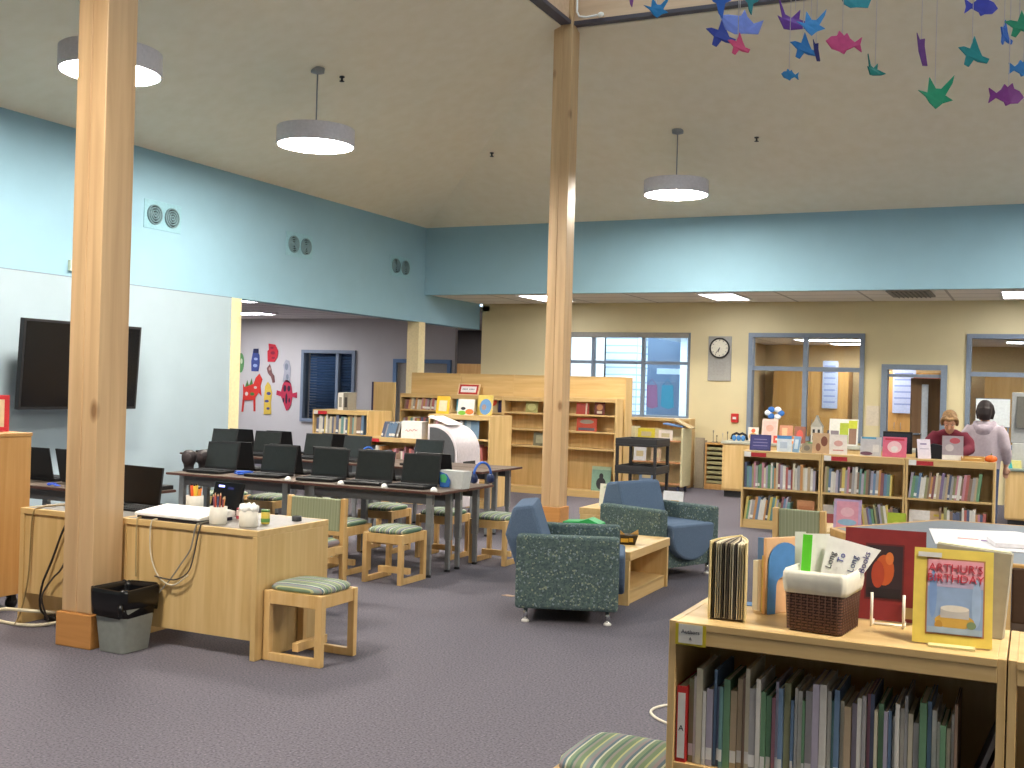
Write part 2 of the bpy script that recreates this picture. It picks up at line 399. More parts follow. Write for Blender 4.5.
cupboard(-.9, 22.9, 1.9, .58, 2.05, 'wide tan wooden cupboard seen behind the grey hooded person', 3)
for x, y, z, w, h, hx, lab in ((-3.9, 22.86, 1.35, .3, .95, '#a9b3c4', 'pale blue notice hung on the left office cupboard'), (-2.55, 22.86, 1.3, .42, 1.0, '#aab4c9', 'large pale blue chart hung on the right office cupboard'),
                          (-3.05, 22.86, 1.3, .28, 1.0, '#93a4c2', 'narrow blue chart hung between the office window panes')):
    b = MB(); b.box(x, y, z, x+w, y+.012, z+h); b.mi = 1
    for k in range(7): b.box(x+.03, y-.002, z+h-.12-k*.12, x+w-.05, y, z+h-.09-k*.12)
    tag(b.build('wall_chart', [plain(hx, .7), plain('#7f8bb0', .7)]), lab, 'chart')
b = MB(); b.box(-2.12, 22.3, 1.0, -1.66, 22.4, 2.02); tag(b.build('notice_board', plain('#b0695a', .8), bevel=.005), 'pinkish red notice board seen through the open office door', 'board')
b = MB(); b.box(-2.05, 21.2, 1.04, -1.7, 21.25, 1.52); b.mi = 1; b.box(-2.02, 21.19, 1.07, -1.73, 21.2, 1.49); b.mi = 0; b.box(-1.93, 21.2, .8, -1.83, 21.3, 1.04); b.box(-2.0, 21.15, .78, -1.75, 21.35, .8)
t = tag(b.build('monitor', [M['black'], plain('#26344c', .3)]), 'dark computer monitor seen through the open office door', 'monitor')
b = MB(); b.box(-2.6, 20.9, .74, -1.2, 21.6, .78)
for x in (-2.55, -1.25): b.box(x, 20.95, 0, x+.04, 21.55, .74)
tag(b.build('office_desk', M['maple_h'], bevel=.004), 'wooden desk behind the open office door', 'desk')
for k, (x, y) in enumerate(((-3.44, 20.8), (-3.05, 22.3), (.1, 21.2))):
    t = T('ceiling_light', ['nearer lit ceiling panel seen through the office window', 'farther lit ceiling panel seen through the office window', 'lit ceiling panel behind the rightmost window'][k], 'light', (x, y, 2.64))
    b = MB(); b.box(-.62, -.32, -.03, .62, -.29, 0); b.box(-.62, .29, -.03, .62, .32, 0); b.box(-.62, -.29, -.03, -.59, .29, 0); b.box(.59, -.29, -.03, .62, .29, 0); b.build('frame', M['white'], t)
    b = MB(); b.box(-.59, -.29, -.02, .59, .29, -.01); b.build('diffuser', emit('#f4f6ff', 16), t)

# outside the daylight window
b = MB(); b.box(-40, 18.8, -.2, 10, 60, -.12); struct(b.build('ground', plain('#7b7f80', .9)))
t = T('neighbouring_building', 'white clapboard building seen through the daylight window', 'building', (-8.9, 26, 0))
b = MB(); b.box(-9, 0, -.15, 0, .8, 4.6); b.build('wall', M['siding'], t)
b = MB(); b.prism([(-.4, 4.6), (1.2, 4.6), (.4, 6.0)], (-9.4, 0, 0), (0,1,0), (0,0,1), (9.8, 0, 0)); b.build('roof', plain('#8a929c', .8), t)
for x in (-2.5, -1.15):
    b = MB(); b.box(x, -.06, .9, x+1.0, 0, 1.95); w_ = b.build('window', plain('#e6edf3', .5), t)
    b = MB(); b.box(x+.07, -.07, .97, x+.47, -.06, 1.88); b.box(x+.53, -.07, .97, x+.93, -.06, 1.88); b.build('pane', plain('#42566e', .1), w_)
b = MB(); b.tube([(-.25, -.1, 3.3), (-.25, -.3, 3.3), (-.25, -.3, 3.1)], .05); b.build('wall_lamp', plain('#4c5662', .5), t)
t = T('covered_walkway', 'shaded covered walkway right of the white clapboard building', 'walkway', (-8.8, 27, 0))
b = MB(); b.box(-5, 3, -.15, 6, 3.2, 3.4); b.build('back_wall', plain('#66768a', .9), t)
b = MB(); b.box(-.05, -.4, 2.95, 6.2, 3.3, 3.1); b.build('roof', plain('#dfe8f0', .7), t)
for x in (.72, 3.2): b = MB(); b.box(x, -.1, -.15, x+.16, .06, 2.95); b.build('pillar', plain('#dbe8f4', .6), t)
b = MB(); b.box(-.3, 1.2, 2.05, 6, 1.3, 2.2); b.build('crossbar', plain('#cfdcea', .6), t)
for k, (x, hx, nm) in enumerate(((.0, '#7d5470', 'pink'), (.42, '#2f7286', 'teal'))):
    b = MB(); b.prism([(-.14, 0), (.14, 0), (.17, -.55), (.02, -.6), (-.16, -.52)], (-8.8+x, 26.85, 1.75), (1,0,0), (0,0,1), (0, .04, 0))
    b.tube([(-8.8+x-.13, 26.87, 1.74), (-8.8+x, 26.87, 1.9), (-8.8+x+.13, 26.87, 1.74)], .008)
    tag(b.build('hanging_cloth', plain(hx, .9)), nm + ' cloth hung up outside behind the window glass', 'cloth')

# ---------------------------------------------------------------- timber columns and ring beams
def column(x, y, s, z1, label):
    t = T('wood_column', label, 'column', (x, y, 0))
    h = s/2; b = MB()
    b.box(-h, -h, .2, -.004, h, z1); b.box(.004, -h, .2, h, h, z1); b.box(-.01, -h+.006, .2, .01, h-.006, z1)
    b.build('post', M['post'], t, bevel=.006)
    b = MB(); hh = h + .022; b.box(-hh, -hh, 0, hh, hh, .2); b.build('base_trim', M['base'], t, bevel=.006)
    return t
column(-5.075, 4.945, .235, 5.9, 'thick timber column in front of the desk beside the grey bin')
column(-5.15, 12.15, .235, 7.25, 'timber column behind the first armchair under the beam corner')
for nm, bx in (('trim_3', (-5.22, 4.9, -5.08, 12.03)), ('trim_4', (-5.03, 12.08, 2.2, 12.22)), ('trim_5', (2.06, 4.9, 2.2, 12.08)), ('trim_6', (-5.08, 4.85, 2.2, 4.99))):
    b = MB(); b.box(bx[0], bx[1], 5.93, bx[2], bx[3], 6.45); b.mi = 1; b.box(bx[0]-.03, bx[1], 5.885, bx[2]+.03, bx[3], 5.93)
    struct(b.build(nm, [M['beam'], plain('#4a4650', .5)]))
b = MB(); b.tube([(-4.98, 12.03, 6.5), (-4.98, 12.03, 6.02), (-4.95, 12.03, 5.96), (-4.86, 12.03, 5.94), (-4.72, 12.03, 5.95)], .013, 8); b.ell((-4.68, 12.03, 5.95), (.04, .03, .03))
tag(b.build('conduit', M['white']), 'curved white conduit on the beam next to the centre column', 'conduit')

# ---------------------------------------------------------------- lamps
def pendant(x, y, zc, label):
    t = T('pendant_lamp', label, 'lamp', (x, y, 4.22))
    b = MB(); b.lathe([(.43, 0), (.43, .19), (.425, .195), (.012, .205), (.012, .19), (.40, .185), (.415, .17), (.415, 0)], n=40, cap=False); b.build('drum', plain('#d2ced6', .35), t)
    b = MB(); b.lathe([(.412, .012), (.3, .006), (.01, .004), (.01, .02), (.412, .03)], n=40); b.build('diffuser', emit('#fff6e8', LAMP), t)
    b = MB(); b.cyl((0,0,.19), (0,0,zc-4.22-.05), .008, 8); b.build('rod', M['steel'], t)
    b = MB(); b.lathe([(.01, zc-4.22-.09), (.075, zc-4.22-.07), (.08, zc-4.22-.02), (.02, zc-4.22)], n=16); b.build('canopy', M['steel'], t)
    return t
LAMP = 78
pendant(-7.33, 7.18, 5.11, 'round drum pendant lamp half behind the near timber column')
pendant(-7.33, 10.21, 5.11, 'round drum pendant lamp above the laptop tables')
pendant(-4.42, 14.31, 5.12, 'round drum pendant lamp in front of the far blue wall')
for x, y in ((4.33, 7.18), (4.33, 10.21), (1.42, 14.31), (-4.42, 2.74), (1.42, 2.74)):
    zc = min(zo + K*(x-ox0), zo + K*(ox1-x), zo + K*(oy1-y), zo + K*(y-oy0))
    pendant(x, y, zc, 'round drum pendant lamp outside the frame on the other ceiling slope')['group'] = 'pendant lamps outside the frame'
def troffer(x, y, z, label, s=7, w=.6, l=1.2, group=None):
    t = T('ceiling_light', label, 'light', (x, y, z), 0, group); hw, hl = w/2, l/2
    b = MB(); b.box(-hw, -hl, -.03, hw, -hl+.03, 0); b.box(-hw, hl-.03, -.03, hw, hl, 0); b.box(-hw, -hl+.03, -.03, -hw+.03, hl-.03, 0); b.box(hw-.03, -hl+.03, -.03, hw, hl-.03, 0); b.build('frame', M['white'], t)
    b = MB(); b.box(-hw+.03, -hl+.03, -.022, hw-.03, hl-.03, -.012); b.build('diffuser', emit('#f3f4ff', s), t)
troffer(-7.55, 17.25, 3.14, 'lit ceiling panel left of the centre column')
troffer(-4.5, 17.3, 3.14, 'lit ceiling panel above the wall clock')
troffer(-.2, 17.4, 3.14, 'lit ceiling panel at the right above the rightmost window')
troffer(3.0, 17.3, 3.14, 'lit ceiling panel of the back aisle outside the frame')
troffer(-15.6, 18.6, 3.0, 'long lit ceiling panel in the side room', 20, 2.4, .6)
troffer(-12.2, 15.6, 3.0, 'ceiling panel of the side room hidden above the opening', 20, 1.2, .6)
troffer(-12.6, 23.2, 3.0, 'ceiling panel added to light the corridor past the side room', 12, 1.2, .6)  # light added to brighten the corridor, no known fixture there
t = T('ceiling_vent', 'square dark air grille in the back aisle ceiling', 'vent', (-1.7, 17.2, 3.14))
b = MB(); b.box(-.3, -.5, -.02, .3, .5, 0); b.build('frame', plain('#8d877e', .6), t)
b = MB(); [b.obox((-.22+.063*k, 0, -.025), (.045, .9, .01), (0, .5, 0)) for k in range(8)]; b.build('grille', plain('#6a655f', .6), t)
# wall louvres
for y0, lab in ((10.19, 'pair of round wall vents nearest the camera on the blue wall'), (12.91, 'middle pair of round wall vents on the blue wall'), (15.67, 'pair of round wall vents nearest the far corner of blue wall')):
    t = T('air_vent', lab, 'vent', (-9.5, y0, 3.52))
    b = MB(); b.box(0, -.31, -.17, .008, .31, .17); b.build('plate', plain('#8fbccb', .6), t, bevel=.003)
    for s in (-1, 1):
        b = MB(); c = .145*s
        for q, (r, x1) in enumerate(((.115, .03), (.085, .03), (.055, .03), (.025, .03))):
            n = 24; pr_ = [(r-.011, .008), (r-.011, x1), (r+.004, x1), (r+.004, .008)]
            b.ring([[Vector((xx, c + rr*math.cos(2*PI*k/n), rr*math.sin(2*PI*k/n))) for k in range(n)] for rr, xx in pr_], True, False)
        g = b.build('grille', plain('#6f8d96', .4), t)
        b = MB(); n = 24; b.ring([[Vector((xx, c + .118*math.cos(2*PI*k/n), .118*math.sin(2*PI*k/n))) for k in range(n)] for xx in (.0085, .0105)]); b.build('shade_disc', plain('#1f2a30', .8), g)  # flat dark disc stands in for the shade inside the vent
# small wall box near the column, sprinklers on ceiling
b = MB(); b.box(-9.5, 8.78, 2.72, -9.46, 8.86, 2.84); tag(b.build('wall_switch', plain('#b9c7b5', .5), bevel=.004), 'small pale box on the wall beside the near column', 'switch')
for (x, y), lab in zip(((-7.27, 10.6), (-7.28, 14.49), (-3.42, 14.57)), ('small dark sprinkler right of the middle lamp', 'small dark sprinkler on the hip left of the centre column', 'small dark sprinkler right of the far lamp')):
    z = min(zo + K*(x-ox0), zo + K*(oy1-y)) - .04
    b = MB(); b.lathe([(.03, 0), (.03, -.012), (.012, -.014), (.012, -.05), (.028, -.052), (.028, -.058)], (x, y, z)); tag(b.build('sprinkler', M['charcoal']), lab, 'sprinkler')

# ---------------------------------------------------------------- world and colour
wd = bpy.data.worlds.new('world'); scene.world = wd; wd.use_nodes = True
bg = wd.node_tree.nodes['Background']; bg.inputs['Color'].default_value = (.72, .86, 1, 1); bg.inputs['Strength'].default_value = 4.0
scene.view_settings.view_transform = 'Standard'; scene.view_settings.look = 'None'; scene.view_settings.exposure = .84; scene.view_settings.gamma = 1
scene.view_settings.use_curve_mapping = False

# ---------------------------------------------------------------- stools and chairs
def stool_proto():
    t = T('stool', 'x', 'stool')
    w, d, h = .37, .40, .40                       # frame: sled sides run along y
    for s in (-1, 1):
        x0 = s*(w/2-.02)
        for q in (-1, 1):
            b = MB(); b.box(x0-.019, q*(d/2-.022)-.022, 0, x0+.019, q*(d/2-.022)+.022, h); b.build('leg', M['stool'], t, bevel=.004)
        b = MB(); b.box(x0-.017, -d/2+.044, .0, x0+.017, d/2-.044, .045); b.build('floor_rail', M['stool'], t, bevel=.003)
        b = MB(); b.box(x0-.017, -d/2+.044, h-.075, x0+.017, d/2-.044, h); b.build('seat_rail', M['stool'], t, bevel=.003)
    b = MB(); b.box(-w/2+.04, -.02, .06, w/2-.04, .02, .11); b.build('stretcher', M['stool'], t, bevel=.003)
    for q in (-1, 1):
        b = MB(); b.box(-w/2+.04, q*(d/2-.022)-.015, h-.075, w/2-.04, q*(d/2-.022)+.015, h-.002); b.build('seat_rail', M['stool'], t, bevel=.003)
    b = MB(); n = 12; R = []
    for j, (sc, z) in enumerate(((.99, h+.001), (1.03, h+.014), (1.01, h+.026), (.94, h+.036), (.75, h+.045), (.4, h+.050), (.1, h+.051))):
        ring = []
        for k in range(24):
            a = 2*PI*k/24; ca, sa = math.cos(a), math.sin(a); p = 5
            r = (abs(ca)**p + abs(sa)**p)**(-1/p)
            ring.append(Vector((ca*r*(w/2-.012)*sc, sa*r*(d/2-.012)*sc, z)))
        R.append(ring)
    b.ring(R); b.build('cushion', M['seat'], t)
    return t
st0 = stool_proto(); _st = [st0]
def stool(x, y, rz, label, group=None):
    if _st:
        o = _st.pop(); o.location = (x, y, 0); o.rotation_euler = (0, 0, rz); o['label'] = label
        if group: o['group'] = group
        return o
    o = dup(st0, (x, y, 0), rz, label)
    if group: o['group'] = group
    elif 'group' in o: del o['group']
    return o
SG = 'wooden stools at the laptop tables'
stool(-3.772, 5.34, PI/2, 'wooden stool with green striped cushion against the end of the desk')
stool(-4.69, 7.78, 0, 'nearest wooden stool standing out in front of the laptop table', SG)
stool(-5.3, 7.9, 0, 'wooden stool behind the nearest one, half under the laptop table', SG)
for x, lab in ((-4.42, 'stool at the right end of the rear laptop table beside grey legs'), (-4.98, 'stool under the rear laptop table, second from its right end'), (-5.62, 'stool under the rear laptop table, third from its right end'),
               (-6.35, 'stool behind the middle legs of the laptop tables'), (-6.98, 'stool under the left half of the rear laptop table'), (-7.55, 'leftmost stool seen under the laptop tables')):
    stool(x, 9.12, random.uniform(-.05, .05), lab, SG)
stool(-7.1, 6.98, 0, 'stool with green seat behind the left table near the column', SG)
stool(-7.75, 6.98, 0, 'stool with green seat behind the left table beside the orange cabinet', SG)
stool(-1.172, 3.40, 0, 'striped cushion stool in the bottom foreground beside the near bookcase')

def chair(name, label, loc, rz, top=.755, w=.46, fab='back', grp=None):
    """seat towards local -y, backrest at y=0"""
    t = T(name, label, 'chair', loc, rz, grp); d = .46
    for s in (-1, 1):
        x = s*(w/2-.02)
        b = MB(); b.prism([(0, 0), (.05, 0), (.02, .40), (.035, top), (-.01, top), (-.025, .40)], (x-.02, 0, 0), (0,1,0), (0,0,1), (.04, 0, 0)); b.build('leg', M['stool'], t, bevel=.005)
        b = MB(); b.box(x-.02, -d, 0, x+.02, -d+.045, .40); b.build('leg', M['stool'], t, bevel=.004)
        b = MB(); b.box(x-.016, -d+.045, .34, x+.016, -.02, .40); b.build('seat_rail', M['stool'], t, bevel=.003)
        b = MB(); b.box(x-.016, -d+.045, .0, x+.016, 0, .045); b.build('floor_rail', M['stool'], t, bevel=.003)
    b = MB(); b.box(-w/2+.04, -d+.005, .34, w/2-.04, -d+.035, .40); b.build('seat_rail', M['stool'], t, bevel=.003)
    b = MB(); R = []
    for sc, z in ((.95, .40), (1, .42), (.97, .44), (.8, .46), (.3, .468)):
        R.append([Vector((cx_*(w/2-.022)*sc, -d/2-.005+cy_*(d/2-.02)*sc, z)) for cx_, cy_ in ((-1,-1),(0,-1),(1,-1),(1,0),(1,1),(0,1),(-1,1),(-1,0))])
    b.ring(R); b.build('cushion', M['seat' if fab == 'back' else 'dark_fab'], t, bevel=.006)
    b = MB(); b.prism([(-.02, .50), (.012, .50), (.03, top-.005), (-.008, top-.005)], (-w/2+.042, -.004, 0), (0,1,0), (0,0,1), (w-.084, 0, 0)); b.build('backrest', M[fab if fab == 'back' else 'dark_fab'], t, bevel=.008)
    return t
chair('chair', 'wooden chair with green padded back behind the desk', (-4.83, 6.87, 0), 0, .74, .52)
chair('chair', 'green backed wooden chair in front of the far low bookcases', (-1.5, 8.02, 0), PI-.12, .79, .38)
chair('chair', 'dark padded oak chair cut off at right edge by six sided table', (.10, 6.05, 0), PI, .78, .46, 'dark')

# ---------------------------------------------------------------- computer tables
def table_proto():
    t = T('computer_table', 'x', 'table'); t.scale = (1, 1, .975); w, d = 1.438, .48
    b = MB(); b.box(-w/2, -d/2, .712, w/2, d/2, .735); b.mi = 1; b.box(-w/2-.006, -d/2-.006, .714, -w/2, d/2+.006, .733); b.box(w/2, -d/2-.006, .714, w/2+.006, d/2+.006, .733)
    b.box(-w/2, -d/2-.006, .714, w/2, -d/2, .733); b.box(-w/2, d/2, .714, w/2, d/2+.006, .733); b.build('tabletop', [M['dark_lam'], plain('#5a3a33', .5)], t)
    b = MB(); b.box(-w/2+.1, -d/2+.06, .62, w/2-.1, -d/2+.085, .712); b.box(-w/2+.1, d/2-.085, .62, w/2-.1, d/2-.06, .712); b.build('apron', plain('#55565a', .5), t)
    for sx in (-1, 1):
        for sy in (-1, 1):
            x, y = sx*(w/2-.13), sy*(d/2-.075)
            b = MB(); b.box(x-.028, y-.022, .28, x+.028, y+.022, .712); b.box(x-.02, y-.016, .02, x+.02, y+.016, .28); l = b.build('leg', M['steel'], t, bevel=.004)
            b = MB(); b.lathe([(.026, 0), (.026, .012), (.012, .02)], (x, y, 0), 12); b.build('glide', M['black'], l)
    return t
tb0 = table_proto(); _tb = [tb0]
def ctable(x, y, label):
    if _tb: o = _tb.pop(); o.location = (x, y, 0)
    else: o = dup(tb0, (x, y, 0))
    o['label'] = label; o['group'] = 'computer tables'
for (x, y), lab in {(-5.12, 8.225): 'front laptop table, right half, with grey legs beside the armchair', (-6.585, 8.225): 'front laptop table, left half, below the two dark speakers',
        (-5.12, 8.73): 'rear table of the front pair of rows, right half', (-6.585, 8.73): 'rear table of the front pair of rows, left half',
        (-5.862, 10.45): 'back laptop table nearest the white rounded machine', (-7.322, 10.45): 'middle table of the back laptop row', (-8.60, 10.45): 'leftmost table of the third laptop row',
        (-5.862, 10.955): 'rearmost table near the white rounded machine', (-7.322, 10.955): 'rearmost table in the middle of the room side', (-8.60, 10.955): 'leftmost table of the rearmost laptop row',
        (-6.84, 6.55): 'table behind the near column with closed black laptop on it', (-8.305, 6.55): 'table behind the orange cabinet on the left'}.items():
    ctable(x, y, lab)
    if lab.startswith('leftmost table'): o_ = [o for o in COL.objects if o.get('label') == lab][0]; o_.scale = (.75, 1, .975)

def laptop_proto():
    t = T('laptop', 'x', 'laptop')              # screen faces local -y; hinge at y=0
    b = MB(); b.box(-.165, -.24, .004, .165, 0, .026); b.build('base', M['black'], t, bevel=.004)
    b = MB(); b.box(-.15, -.15, .026, .15, -.03, .029); [b.box(-.148+.0215*c, -.147+.023*r, .029, -.13+.0215*c, -.128+.023*r, .031) for c in range(14) for r in range(5)]; b.build('keyboard', M['charcoal'], t)
    b = MB(); b.box(-.045, -.22, .026, .045, -.165, .0275); b.build('touchpad', M['charcoal'], t)
    R = Euler((-.22, 0, 0)).to_matrix().to_4x4(); R.translation = Vector((0, .004, .026))
    b = MB(); b.box(-.165, 0, 0, .165, .011, .235)
    for v in b.bm.verts: v.co = R @ v.co
    l = b.build('lid', M['black'], t, bevel=.003)
    b = MB(); b.box(-.152, -.002, .016, .152, -.0003, .222)
    for v in b.bm.verts: v.co = R @ v.co
    b.build('screen', plain('#2a2e2e', .22), l)
    return t
lp0 = laptop_proto(); _lp = [lp0]
def laptop(x, y, rz, label, group):
    o = _lp.pop() if _lp else dup(lp0)
    o.location = (x, y, .7172); o.rotation_euler = (0, 0, rz); o.scale = (1.1, 1.1, 1.1); o['label'] = label; o['group'] = group
LG = 'open laptops on the tables'
for i, (x, y) in enumerate(((-6.98, 8.34), (-6.33, 8.36), (-5.76, 8.36), (-5.27, 8.34), (-4.80, 8.33))):
    laptop(x, y, random.uniform(.04, .14), ORD[i] + ' laptop from the left in the front row, screen facing the camera', LG)
for i, x in enumerate((-6.93, -6.36, -5.86, -5.36, -4.76)):
    laptop(x-.03, 8.62, PI + random.uniform(-.05, .05), ORD[i] + ' laptop from the left in the second row, its black back showing', LG)
for i, x in enumerate((-8.82, -8.18, -7.46, -6.93, -6.0)):
    laptop(x, 10.57, random.uniform(-.05, .05), ORD[i] + ' laptop from the left in the third row, behind the front laptops', LG)
for i, x in enumerate((-8.72, -8.16, -7.36)):
    laptop(x, 10.86, PI + random.uniform(-.05, .05), ORD[i] + ' laptop from the left in the rearmost row, back showing', LG)
for i, x in enumerate((-7.42, -7.0)):
    laptop(x, 6.62, PI-.1*i, ['black laptop back beside the orange cabinet', 'black laptop back just left of the near column'][i], LG)
# small things on the laptop tables
def mouse(x, y, z, rz, label, c='#e6e3df'):
    t = T('computer_mouse', label, 'mouse', (x, y, z), rz, 'computer mice')
    b = MB(); R = []
    for k in range(9):
        u = k/8; y_ = -.055+.11*u; w = .032*math.sin(PI*(.12+.76*u))**.6; h = .034*math.sin(PI*(.1+.72*u))**.8
        R.append([Vector((w*math.cos(a), y_, h*max(0, math.sin(a))*1.0)) for a in [PI*j/8 for j in range(9)]])
    b.ring(R); b.build('body', plain(c, .35), t)
    b = MB(); b.cyl((-.004, .028, .028), (.004, .028, .028), .009, 10); b.build('wheel', M['charcoal'], t)
    return t
for i, (x, lab) in enumerate(((-5.98, 'white mouse between the second and third front laptops'), (-5.42, 'white mouse between the third and fourth front laptops'), (-4.98, 'white mouse right of the fourth front laptop'), (-4.5, 'white mouse at the right front corner of the laptop table'))):
    mouse(x, 8.06, .7172, .5, lab)
def speaker(x, y, rz, label):
    t = T('desktop_speaker', label, 'speaker', (x, y, .7172), rz, 'dark desktop speakers')
    b = MB(); b.lathe([(.055, 0), (.06, .01), (.045, .03), (.05, .06), (.068, .1), (.07, .14), (.06, .175), (.035, .195), (.005, .2)], n=20); b.build('housing', plain('#2e2628', .5), t)
    b = MB(); b.ell((0, -.055, .12), (.05, .022, .055)); b.build('cone', plain('#3a3133', .8), t)
speaker(-7.25, 8.22, .3, 'left one of two dark rounded speakers at the table end'); speaker(-7.215, 8.385, -.2, 'right one of two dark rounded speakers at the table end')
def coil(x, y, z, hexc, label, n=3, r=.05, nm='coiled_cable'):
    b = MB(); pts = []
    for k in range(n*14+1):
        a = 2*PI*k/14; q = r*(1+.25*math.sin(a*.37+x*7)); pts.append((q*math.cos(a), q*1.1*math.sin(a*1.02), .007 + .008*(k/14) + .006*math.sin(a*2)**2))
    pts += [(r*1.5, -.02, .01), (r*2.2, .02, .007)]
    b.tube(pts, .006, 6)
    tag(b.build(nm, plain(hexc, .45), loc=(x, y, z)), label, 'cable')
coil(-6.55, 8.16, .7172, '#2f62c8', 'bright blue coiled cable between first and second front laptops', 4, .06)
coil(-4.98, 8.44, .7172, '#3a62b8', 'blue and white coil between the fourth and fifth laptops', 2, .03)
coil(-6.98, 6.36, .7172, '#2b55d0', 'blue coil on the table left of the near column', 2, .03)
coil(-6.22, 6.55, .7172, '#2b62c0', 'blue coil under the closed black laptop end of left table', 2, .035)
b = MB(); b.box(-.16, -.11, 0, .16, .11, .03); b.mi = 1; b.box(-.15, -.1, .03, .15, .1, .033)
tag(b.build('closed_laptop', [M['black'], M['charcoal']], bevel=.004, loc=(-6.3, 6.68, .7172), rot=(0, 0, .1)), 'closed black laptop lying at the right end of the left table', 'laptop')
t = T('tissue_cube', 'small white paper cube behind the closed black laptop', 'box', (-6.42, 6.745, .7172)); b = MB(); b.box(-.04, -.035, 0, .04, .035, .09); b.build('carton', M['white'], t, bevel=.003)
b = MB(); b.prism([(-.025, 0), (.025, 0), (.03, .03), (0, .05), (-.028, .025)], (0, .004, .09), (1,0,0), (0,0,1), (0, -.006, 0)); b.build('tissue', M['white'], t)
# plastic tub with printed label
t = T('plastic_tub', 'white plastic tub with green and blue print at the table end', 'tub', (-4.5, 8.43, .7172), -.15)
b = MB(); b.ring([[Vector((a*(.115+z*.12), c*(.05+z*.1), z)) for a, c in ((-1,-1),(1,-1),(1,1),(-1,1))] for z in (0, .15)], True, False, False)
b.ring([[Vector((a*(.108+z*.12), c*(.043+z*.1), z)) for a, c in ((-1,-1),(1,-1),(1,1),(-1,1))] for z in (.15, .006)], True, True, False); b.build('body', plain('#cfd2d2', .4), t)
b = MB(); b.prism([(-.11, .005), (-.01, .01), (.0, .07), (-.04, .12), (-.12, .14)], (0, -.067, 0), (1,0,0), (0,0,1), (0, -.003, 0)); b.mi = 1; b.prism([(-.1, .05), (-.05, .045), (-.03, .09), (-.06, .12), (-.11, .11)], (0, -.0705, 0), (1,0,0), (0,0,1), (0, -.002, 0)); b.build('printed_label', [plain('#3569b5', .5), plain('#4fae74', .5)], t)
def headphones(x, y, z, rz, hexc, label, s=1):
    t = T('headphones', label, 'headphones', (x, y, z), rz)
    b = MB(); b.tube([(.07*s*math.cos(a), 0, .07*s + .09*s*math.sin(a)) for a in [PI*k/14 for k in range(15)]], .009*s, 8); b.build('headband', plain(hexc, .35), t)
    for q in (-1, 1):
        b = MB(); b.lathe([(.01, -.018), (.032, -.016), (.036, 0), (.032, .014), (.01, .016)], n=16)
        for v in b.bm.verts: v.co = Vector((q*.07*s + v.co.z*q*s, v.co.y*s, .045*s + v.co.x*s))
        b.build('ear_cup', plain('#1d2c55', .4), t)
headphones(-4.46, 8.87, .7172, 1.0, '#3c6fd6', 'blue headphones standing at the right end of the rear table', 1.25)
headphones(-6.62, 10.36, .7172, .9, '#3d74d8', 'blue headphones in front of third row laptops near printer', 1.1)

# ---------------------------------------------------------------- the desk pair
def desk(x0, x1, label, pan0, gap):
    t = T('desk', label, 'desk', (x0, 5.09, 0)); w = x1-x0; d = .7
    b = MB(); b.box(0, 0, .705, w, d, .74); o = b.build('desk_top', M['maple_h'], t, bevel=.003)
    b = MB(); b.box(.03, .03, .74, w-.02, d-.03, .7415); b.build('work_surface', M['laminate'], o)
    for x in (0, w-.035): b = MB(); b.box(x, 0, 0, x+.035, d, .705); b.build('side_panel', M['maple'], t, bevel=.003)
    b = MB(); b.box(.035, .012, pan0, w-.035, .032, .705)
    b.build('modesty_panel', M['maple'], t, bevel=.002)
    return t
desk(-5.86, -5.005, 'left part of the maple desk behind the near timber column', .2, 1)
desk(-5.0, -3.975, 'right part of the maple desk with white box and pencil cups', .11, 0)
ZD = .7415
t = T('document_scanner', 'flat white box on a dark base at the front desk edge', 'scanner', (-4.66, 5.27, ZD), -.03)
b = MB(); b.box(-.25, -.15, .0, .25, .13, .02); b.build('base', plain('#23253a', .5), t, bevel=.004)
b = MB(); b.prism([(-.165, .021), (.15, .021), (.15, .055), (.1, .068), (-.16, .04)], (-.26, 0, 0), (0,1,0), (0,0,1), (.52, 0, 0)); b.build('lid', M['white'], t, bevel=.006)
def cup(x, y, r, h, label, sticks=(), cat='cup', hexc='#d9d4c8'):
    t = T('pencil_cup', label, cat, (x, y, ZD))
    b = MB(); b.lathe([(r*.92, 0), (r, .01), (r, h), (r-.004, h), (r-.006, .008), (.005, .006)], n=24); b.build('cup', plain(hexc, .5), t)
    for k, (hx, nm, rr) in enumerate(sticks):
        a = 2.399*k; dx, dy = math.cos(a)*r*.55, math.sin(a)*r*.55
        b = MB(); p0 = Vector((dx*.6, dy*.6, .012)); p1 = Vector((dx*1.2, dy*1.2, h+.045+.012*(k % 3))); q = (p1-p0).normalized()
        b.tube([p0, p1], rr, 8); b.mi = 1; b.tube([p1, p1+q*.014], [rr, rr*.3], 8); b.build(nm, [plain(hx, .5), plain('#2a2320' if nm == 'marker' else '#d8b48a', .5)], t)
cup(-4.90, 5.62, .055, .1, 'white cup of orange and yellow markers at desk back', [(c, 'marker', .009) for c in ('#e08a20', '#e8b02a', '#d9541e', '#e8792a', '#33241c', '#d9b53a', '#c8401e')])
cup(-4.345, 5.19, .052, .105, 'white cup of coloured pencils on the front desk edge', [(c, 'pencil', .005) for c in ('#7a2f3a', '#2a2f55', '#a8452c', '#c07a3a', '#5a2440', '#8a3a22')])
t = T('tissue_pot', 'white pot with crumpled tissue right of the pencil cup', 'pot', (-4.13, 5.20, ZD))
b = MB(); b.lathe([(.05, 0), (.055, .01), (.055, .1), (.05, .1), (.045, .01), (.004, .008)], n=24); b.build('pot', plain('#ddd7c9', .5), t)
b = MB(); b.lathe([(.046, .085), (.06, .105), (.05, .118), (.03, .128), (.012, .12), (.004, .11)], n=15)
for k, v in enumerate(b.bm.verts): v.co.z += .016*math.sin(k*2.3) if v.co.z > .1 else 0
b.build('tissue', M['white'], t)
